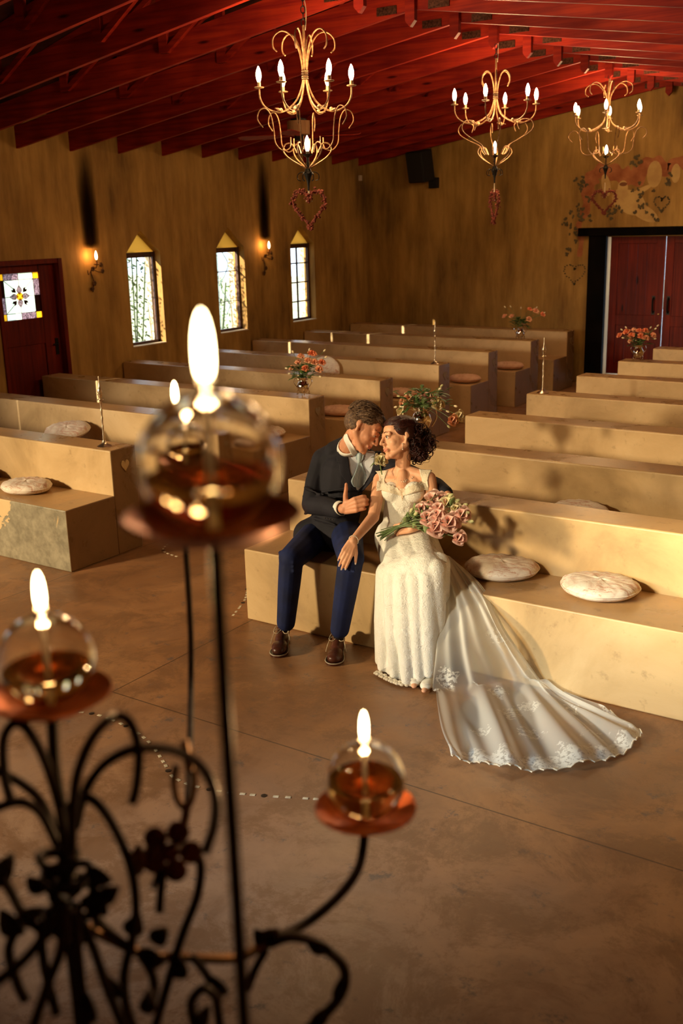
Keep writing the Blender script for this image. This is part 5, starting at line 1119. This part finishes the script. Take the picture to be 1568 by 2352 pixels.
# updo: dark mass, pinned curls
m = MB()
for f, l, u, r in [(-.030, 0, .050, (.098, .084, .084)), (-.075, 0, .005, (.062, .074, .080)), (.030, 0, .080, (.056, .066, .036)), (-.118, -.01, -.030, (.058, .066, .068)), (-.095, .01, -.075, (.050, .060, .048)), (-.150, 0, -.010, (.036, .045, .045)), (-.005, -.062, .050, (.055, .022, .050)), (-.005, .062, .050, (.055, .022, .050)), (-.035, -.070, .020, (.036, .018, .045)), (-.035, .070, .020, (.036, .018, .045))]: m.ell(bh.p(f, l, u), tuple(q*bh.k for q in r), bh.R, 18, 12)
rr = random.Random(12)
for k in range(330):     # curls: small helices lying on the mass
    a_, b_ = rr.uniform(-1, 1), rr.uniform(0, 6.28); c0 = bh.p(-.115+.055*math.cos(b_)*rr.uniform(.6, 1.3), rr.uniform(-.085, .085), -.035+.085*math.sin(b_)*rr.uniform(.6, 1.2)); R_ = rr.uniform(.010, .030); ax = V((rr.gauss(0, 1), rr.gauss(0, 1), rr.gauss(0, 1))).normalized(); o_ = ax.orthogonal().normalized(); q_ = ax.cross(o_); n_ = rr.uniform(.8, 1.6)
    m.tube([c0+(o_*math.cos(w_)+q_*math.sin(w_))*R_*(1-.3*w_/6.28/n_)+ax*.010*w_/6.28 for w_ in [2*PI*n_*j/12 for j in range(13)]], [.0014]+[.0026]*11+[.0008], 4)
for k in range(260):     # hair swept from the hairline to the bun
    ph = rr.uniform(-1.75, 1.75); r0__ = rr.uniform(1.0, 1.04); P_ = []
    for q in (0, .25, .5, .75, 1):
        th = .95-(.95+.9)*q; P_.append(bh.p(-.028+.102*math.sin(th)*r0__, .087*math.sin(ph*(1-.4*q))*math.cos(th*.8)*r0__, .048+.088*math.cos(ph*(1-.4*q))*math.cos(th*.8)*r0__-.03*q))
    m.tube(P_, [.001, .0026, .0028, .0026, .001], 4)
for pts in ([(-.02, -.078, .0), (-.005, -.086, -.05), (-.02, -.086, -.09), (-.002, -.082, -.125), (-.02, -.075, -.15)], [(-.10, -.06, -.09), (-.12, -.07, -.13), (-.15, -.06, -.15), (-.17, -.05, -.12)], [(-.16, -.03, -.04), (-.20, -.03, -.06), (-.21, -.03, -.10), (-.18, -.03, -.12)], [(-.13, -.05, -.08), (-.19, -.05, -.10), (-.195, -.05, -.135), (-.16, -.05, -.14)], [(-.05, -.07, -.08), (-.07, -.08, -.13), (-.10, -.08, -.16)], [(-.02, .078, .0), (-.005, .088, -.05), (-.02, .088, -.09), (-.002, .082, -.125), (-.02, .075, -.15)]):
    m.tube(spl([tuple(bh.p(*p)) for p in pts], 6), .0010, 5)
bp(m.build('hair', MHB, br, angle=180))
# ------------------------------------------------------------------ train of sheer tulle with lace sprays and a scalloped lace hem
t = NT('sheer_tulle_with_lace'); co = t.coord((1, 1, 1)); uvn = t.add('ShaderNodeUVMap'); sx = t.add('ShaderNodeSeparateXYZ'); t.link(uvn.outputs[0], sx.inputs[0])
vec = t.mix(.05, co, t.add('ShaderNodeTexNoise').outputs['Color'], 'ADD')
vo = t.add('ShaderNodeTexVoronoi'); vo.inputs['Scale'].default_value = 4.6; vo.inputs['Randomness'].default_value = .9; wn = t.add('ShaderNodeTexNoise'); wn.inputs['Scale'].default_value = 26; wn.inputs['Detail'].default_value = 3; t.link(co, wn.inputs['Vector']); wv = t.mix(.10, co, wn.outputs['Color'], 'ADD'); t.link(wv, vo.inputs['Vector'])
fine = t.noise(co, 60, 3, .6); spray = t.math('MULTIPLY', t.ramp(vo.outputs['Distance'], [(.27, 1), (.34, 0)]), t.ramp(fine, [(.42, 0), (.50, 1)])); spray = t.math('MULTIPLY', spray, t.ramp(sx.outputs['Y'], [(.28, 0), (.45, 1)]))
hemf = t.math('MULTIPLY', t.ramp(t.math('ADD', sx.outputs['Y'], t.math('MULTIPLY', t.noise(co, 9, 4, .7), .16)), [(.98, 0), (1.01, 1)]), t.ramp(fine, [(.36, .25), (.48, 1)])); edge_ = t.ramp(sx.outputs['Y'], [(.985, 0), (.99, 1)])
lw = t.add('ShaderNodeLayerWeight'); lw.inputs[0].default_value = .35
den = t.math('MAXIMUM', t.math('MAXIMUM', spray, hemf), edge_); base = t.math('ADD', .30, t.math('MULTIPLY', lw.outputs['Facing'], .75)); base = t.math('ADD', base, t.ramp(sx.outputs['Y'], [(.0, .5), (.35, .0)]))
al = t.math('MINIMUM', t.math('MAXIMUM', base, t.math('MULTIPLY', den, .92)), 1.0)
d1 = t.add('ShaderNodeBsdfDiffuse'); d1.inputs[0].default_value = (.90, .90, .85, 1); d2 = t.add('ShaderNodeBsdfTranslucent'); d2.inputs[0].default_value = (.85, .85, .80, 1); mm = t.add('ShaderNodeMixShader'); mm.inputs[0].default_value = .35; t.link(d1.outputs[0], mm.inputs[1]); t.link(d2.outputs[0], mm.inputs[2])
tp_ = t.add('ShaderNodeBsdfTransparent'); ms = t.add('ShaderNodeMixShader'); t.link(al, ms.inputs[0]); t.link(tp_.outputs[0], ms.inputs[1]); t.link(mm.outputs[0], ms.inputs[2]); t.link(ms.outputs[0], t.out.inputs[0]); MTN = t.mat
def F0(u, v): p = at(u, v, z=.006); return (p.x, p.y, p.z)
def PT3(u, v, y): p = at(u, v, y=y); return (p.x, p.y, p.z)
edges = []   # gathers fall from the hip to the hem; each row: top -> hem
edges.append([PT3(1004, 1292, 4.62), PT3(1010, 1400, 4.47), PT3(1006, 1500, 4.36), PT3(1000, 1590, 4.20), F0(1012, 1690), F0(1036, 1745)])
edges.append([PT3(1012, 1290, 4.66), PT3(1030, 1400, 4.48), PT3(1035, 1500, 4.34), F0(1050, 1610), F0(1075, 1690), F0(1095, 1752)])
edges.append([PT3(1020, 1287, 4.69), PT3(1055, 1400, 4.48), PT3(1075, 1500, 4.36), F0(1105, 1600), F0(1140, 1690), F0(1165, 1768)])
edges.append([PT3(1026, 1284, 4.72), PT3(1080, 1395, 4.51), PT3(1110, 1480, 4.42), F0(1160, 1590), F0(1205, 1690), F0(1240, 1770)])
edges.append([PT3(1030, 1280, 4.76), PT3(1095, 1375, 4.57), PT3(1140, 1460, 4.46), F0(1205, 1580), F0(1270, 1680), F0(1330, 1762)])
edges.append([PT3(1032, 1278, 4.80), PT3(1105, 1358, 4.63), PT3(1155, 1455, 4.50), F0(1245, 1590), F0(1335, 1670), F0(1405, 1742)])
edges.append([PT3(1030, 1277, 4.83), PT3(1108, 1350, 4.66), PT3(1165, 1460, 4.51), F0(1260, 1592), F0(1360, 1655), F0(1455, 1712)])
edges.append([PT3(1028, 1276, 4.84), PT3(1106, 1348, 4.68), PT3(1168, 1462, 4.52), F0(1262, 1586), F0(1365, 1640), F0(1468, 1682)])
edges.append([PT3(1024, 1275, 4.85), PT3(1100, 1346, 4.70), PT3(1160, 1450, 4.54), F0(1240, 1560), F0(1320, 1606), F0(1400, 1640)])
rows = [spl(e, 9) for e in edges]; nv_ = len(rows[0]); cols = [spl([r_[j] for r_ in rows], 12) for j in range(nv_)]; nu_ = len(cols[0]); vs_ = []
for j in range(nv_):
    v = j/(nv_-1)
    for i in range(nu_):
        u = i/(nu_-1); x, y, z = cols[j][i]; a_ = math.sin(u*52+1.3*math.sin(v*3))*.5+math.sin(u*23+v*2.2)*.8; amp = .012+.016*min(1, v*2)*(1 if v < .8 else 1)
        fl = max(0, 1-abs(z)/.05)
        sc_ = .012*max(0, math.sin(u*150))*(v > .97); z2 = z+(amp*(.9 if fl > .2 else .6))*(a_+.9 if fl > 0.2 else a_*.6)*(1 if v < .97 else .55)
        if fl <= .2: y -= a_*amp*.9
        vs_.append((x+sc_*.7, y-sc_, max(z2, .005)))
me = bpy.data.meshes.new('train'); me.from_pydata(vs_, [], [(j*nu_+i, j*nu_+i+1, (j+1)*nu_+i+1, (j+1)*nu_+i) for j in range(nv_-1) for i in range(nu_-1)]); uvl = me.uv_layers.new(name='UVMap')
for lp_ in me.loops: k = lp_.vertex_index; uvl.data[lp_.index].uv = ((k % nu_)/(nu_-1), (k//nu_)/(nv_-1))
me.materials.append(MTN); me.shade_smooth(); o = bpy.data.objects.new('train', me); C.objects.link(o); o.parent = br; bp(o); mo = o.modifiers.new('u', 'SUBSURF'); mo.levels = 1; mo.render_levels = 1
# rolled lace edging at the train's hem and the gown's hem flowers
m = MB(); m.tube([V(vs_[(nv_-1)*nu_+i])+V((0, 0, .002)) for i in range(nu_)], .0035, 5); bp(m.build('hem_edging', MST, br))
m = MB(); r_ = random.Random(3)
for k in range(9):
    f = k/8; p = V(F0(868+f*90, 1552+26*math.sin(f*2.0)-3)); 
    for q in range(5): m.ell(p+V((.014*math.cos(q*1.26), .014*math.sin(q*1.26), .008)), (.012, .012, .007), None, 8, 5)
bp(m.build('hem_lace', MST, br))
# ------------------------------------------------------------------ bridal bouquet
bq = thing('bouquet', 'bouquet of pink lisianthus held across the bride\'s lap', 'bouquet', tuple(A(915, 1208, 4.64))); QO = V(bq.location)
def q_(o): o.location = o.location-QO; return o
BF = [(995, 1147, 4.66, 3, .040), (1028, 1158, 4.68, 2, .040), (985, 1190, 4.60, 3, .038), (1008, 1184, 4.61, 3, .036), (1003, 1212, 4.58, 3, .042), (1034, 1200, 4.60, 3, .042), (968, 1168, 4.64, 2, .028), (1062, 1182, 4.66, 3, .034), (1055, 1236, 4.62, 3, .030), (1012, 1150, 4.68, 3, .036), (1000, 1198, 4.59, 3, .034), (1048, 1170, 4.66, 2, .026), (1010, 1168, 4.64, 3, .034)]
g = A(915, 1210, 4.62); e0 = A(872, 1232, 4.57); sm = MB(); r_ = random.Random(1)
for i, (u, v, y, c_, R_) in enumerate(BF):
    p = A(u, v, y); j = V((r_.gauss(0, .005), r_.gauss(0, .004), r_.gauss(0, .007))); sm.tube(spl([tuple(e0+j*2.2), tuple(g+j*.5), tuple((g*.4+p*.6)+V((0, 0, .01))), tuple(p)], 5), .0024, 5)
    m = MB(); rose(m, p, (p-g).normalized()*.5+V((-FW.x*.8, -FW.y*.8, .25)), R_*1.22, 50+i, 9); q_(m.build('flower', PET[c_] if i % 3 else simple('blush_petal_%d' % i, (.96, .74, .66), (.94, .56, .50), (30, 30, 30), .6), bq, angle=180))
for k in range(9): j = V((r_.gauss(0, .007), r_.gauss(0, .006), r_.gauss(0, .010))); sm.tube([e0+j*2, g+j*.5], .0026, 5)
for u, v, y in [(1035, 1138, 4.68), (1050, 1150, 4.68), (1072, 1178, 4.66), (1082, 1198, 4.66), (1068, 1160, 4.7), (945, 1172, 4.62), (955, 1180, 4.6)]:
    p = A(u, v, y); sm.tube(spl([tuple(g), tuple((g+p)/2+V((0, 0, .015))), tuple(p)], 5), .0016, 5); q_(MB().ell(p, (.010, .010, .017), (p-g).to_track_quat('Z', 'Y').to_matrix(), 8, 6).build('bud', MAT['bud'], bq))
q_(sm.build('stems', MAT['stem'], bq)); MLF = simple('pale_sage_leaf', (.24, .30, .12), (.13, .19, .07), (16, 16, 16), .5); m = MB()
for k in range(70):
    f = r_.uniform(.22, 1.0); T_ = A(*r_.choice([(995, 1150, 4.66), (1000, 1185, 4.62), (1040, 1160, 4.68), (1000, 1200, 4.60)])); p = g*(1-f)+T_*f+V((r_.gauss(0, .012), r_.gauss(0, .01), r_.gauss(0, .012))); leafm(m, p, (T_-g).normalized()+V((r_.gauss(0, .5), r_.gauss(0, .3)-.2, r_.gauss(0, .5))), r_.uniform(.045, .07), r_.uniform(.012, .018))
q_(m.build('leaves', MLF, bq, solid=.0008))
# ------------------------------------------------------------------ buttonhole rose on the groom's lapel
bt = thing('boutonniere', 'cream rose buttonhole pinned on the groom\'s far lapel', 'flower', tuple(A(873, 1056, 4.80))); TO = V(bt.location); m = MB(); rose(m, A(875, 1057, 4.80), RT*.4-FW*.9+UP*.3, .036, 3, 10)
o = m.build('rose', simple('ivory_petal', (.85, .80, .58), (.75, .68, .42), (30, 30, 30), .55), bt, angle=180); o.location = -TO
m = MB(); m.tube(spl([tuple(A(872, 1060, 4.82)), tuple(A(874, 1075, 4.82)), tuple(A(877, 1090, 4.81))], 5), .0028, 5); leafm(m, A(868, 1058, 4.82), -RT-UP*.6, .06, .010); leafm(m, A(866, 1052, 4.82), -RT*.8+UP*.2, .035, .010); o = m.build('stem', MAT['stem'], bt, solid=.001); o.location = -TO
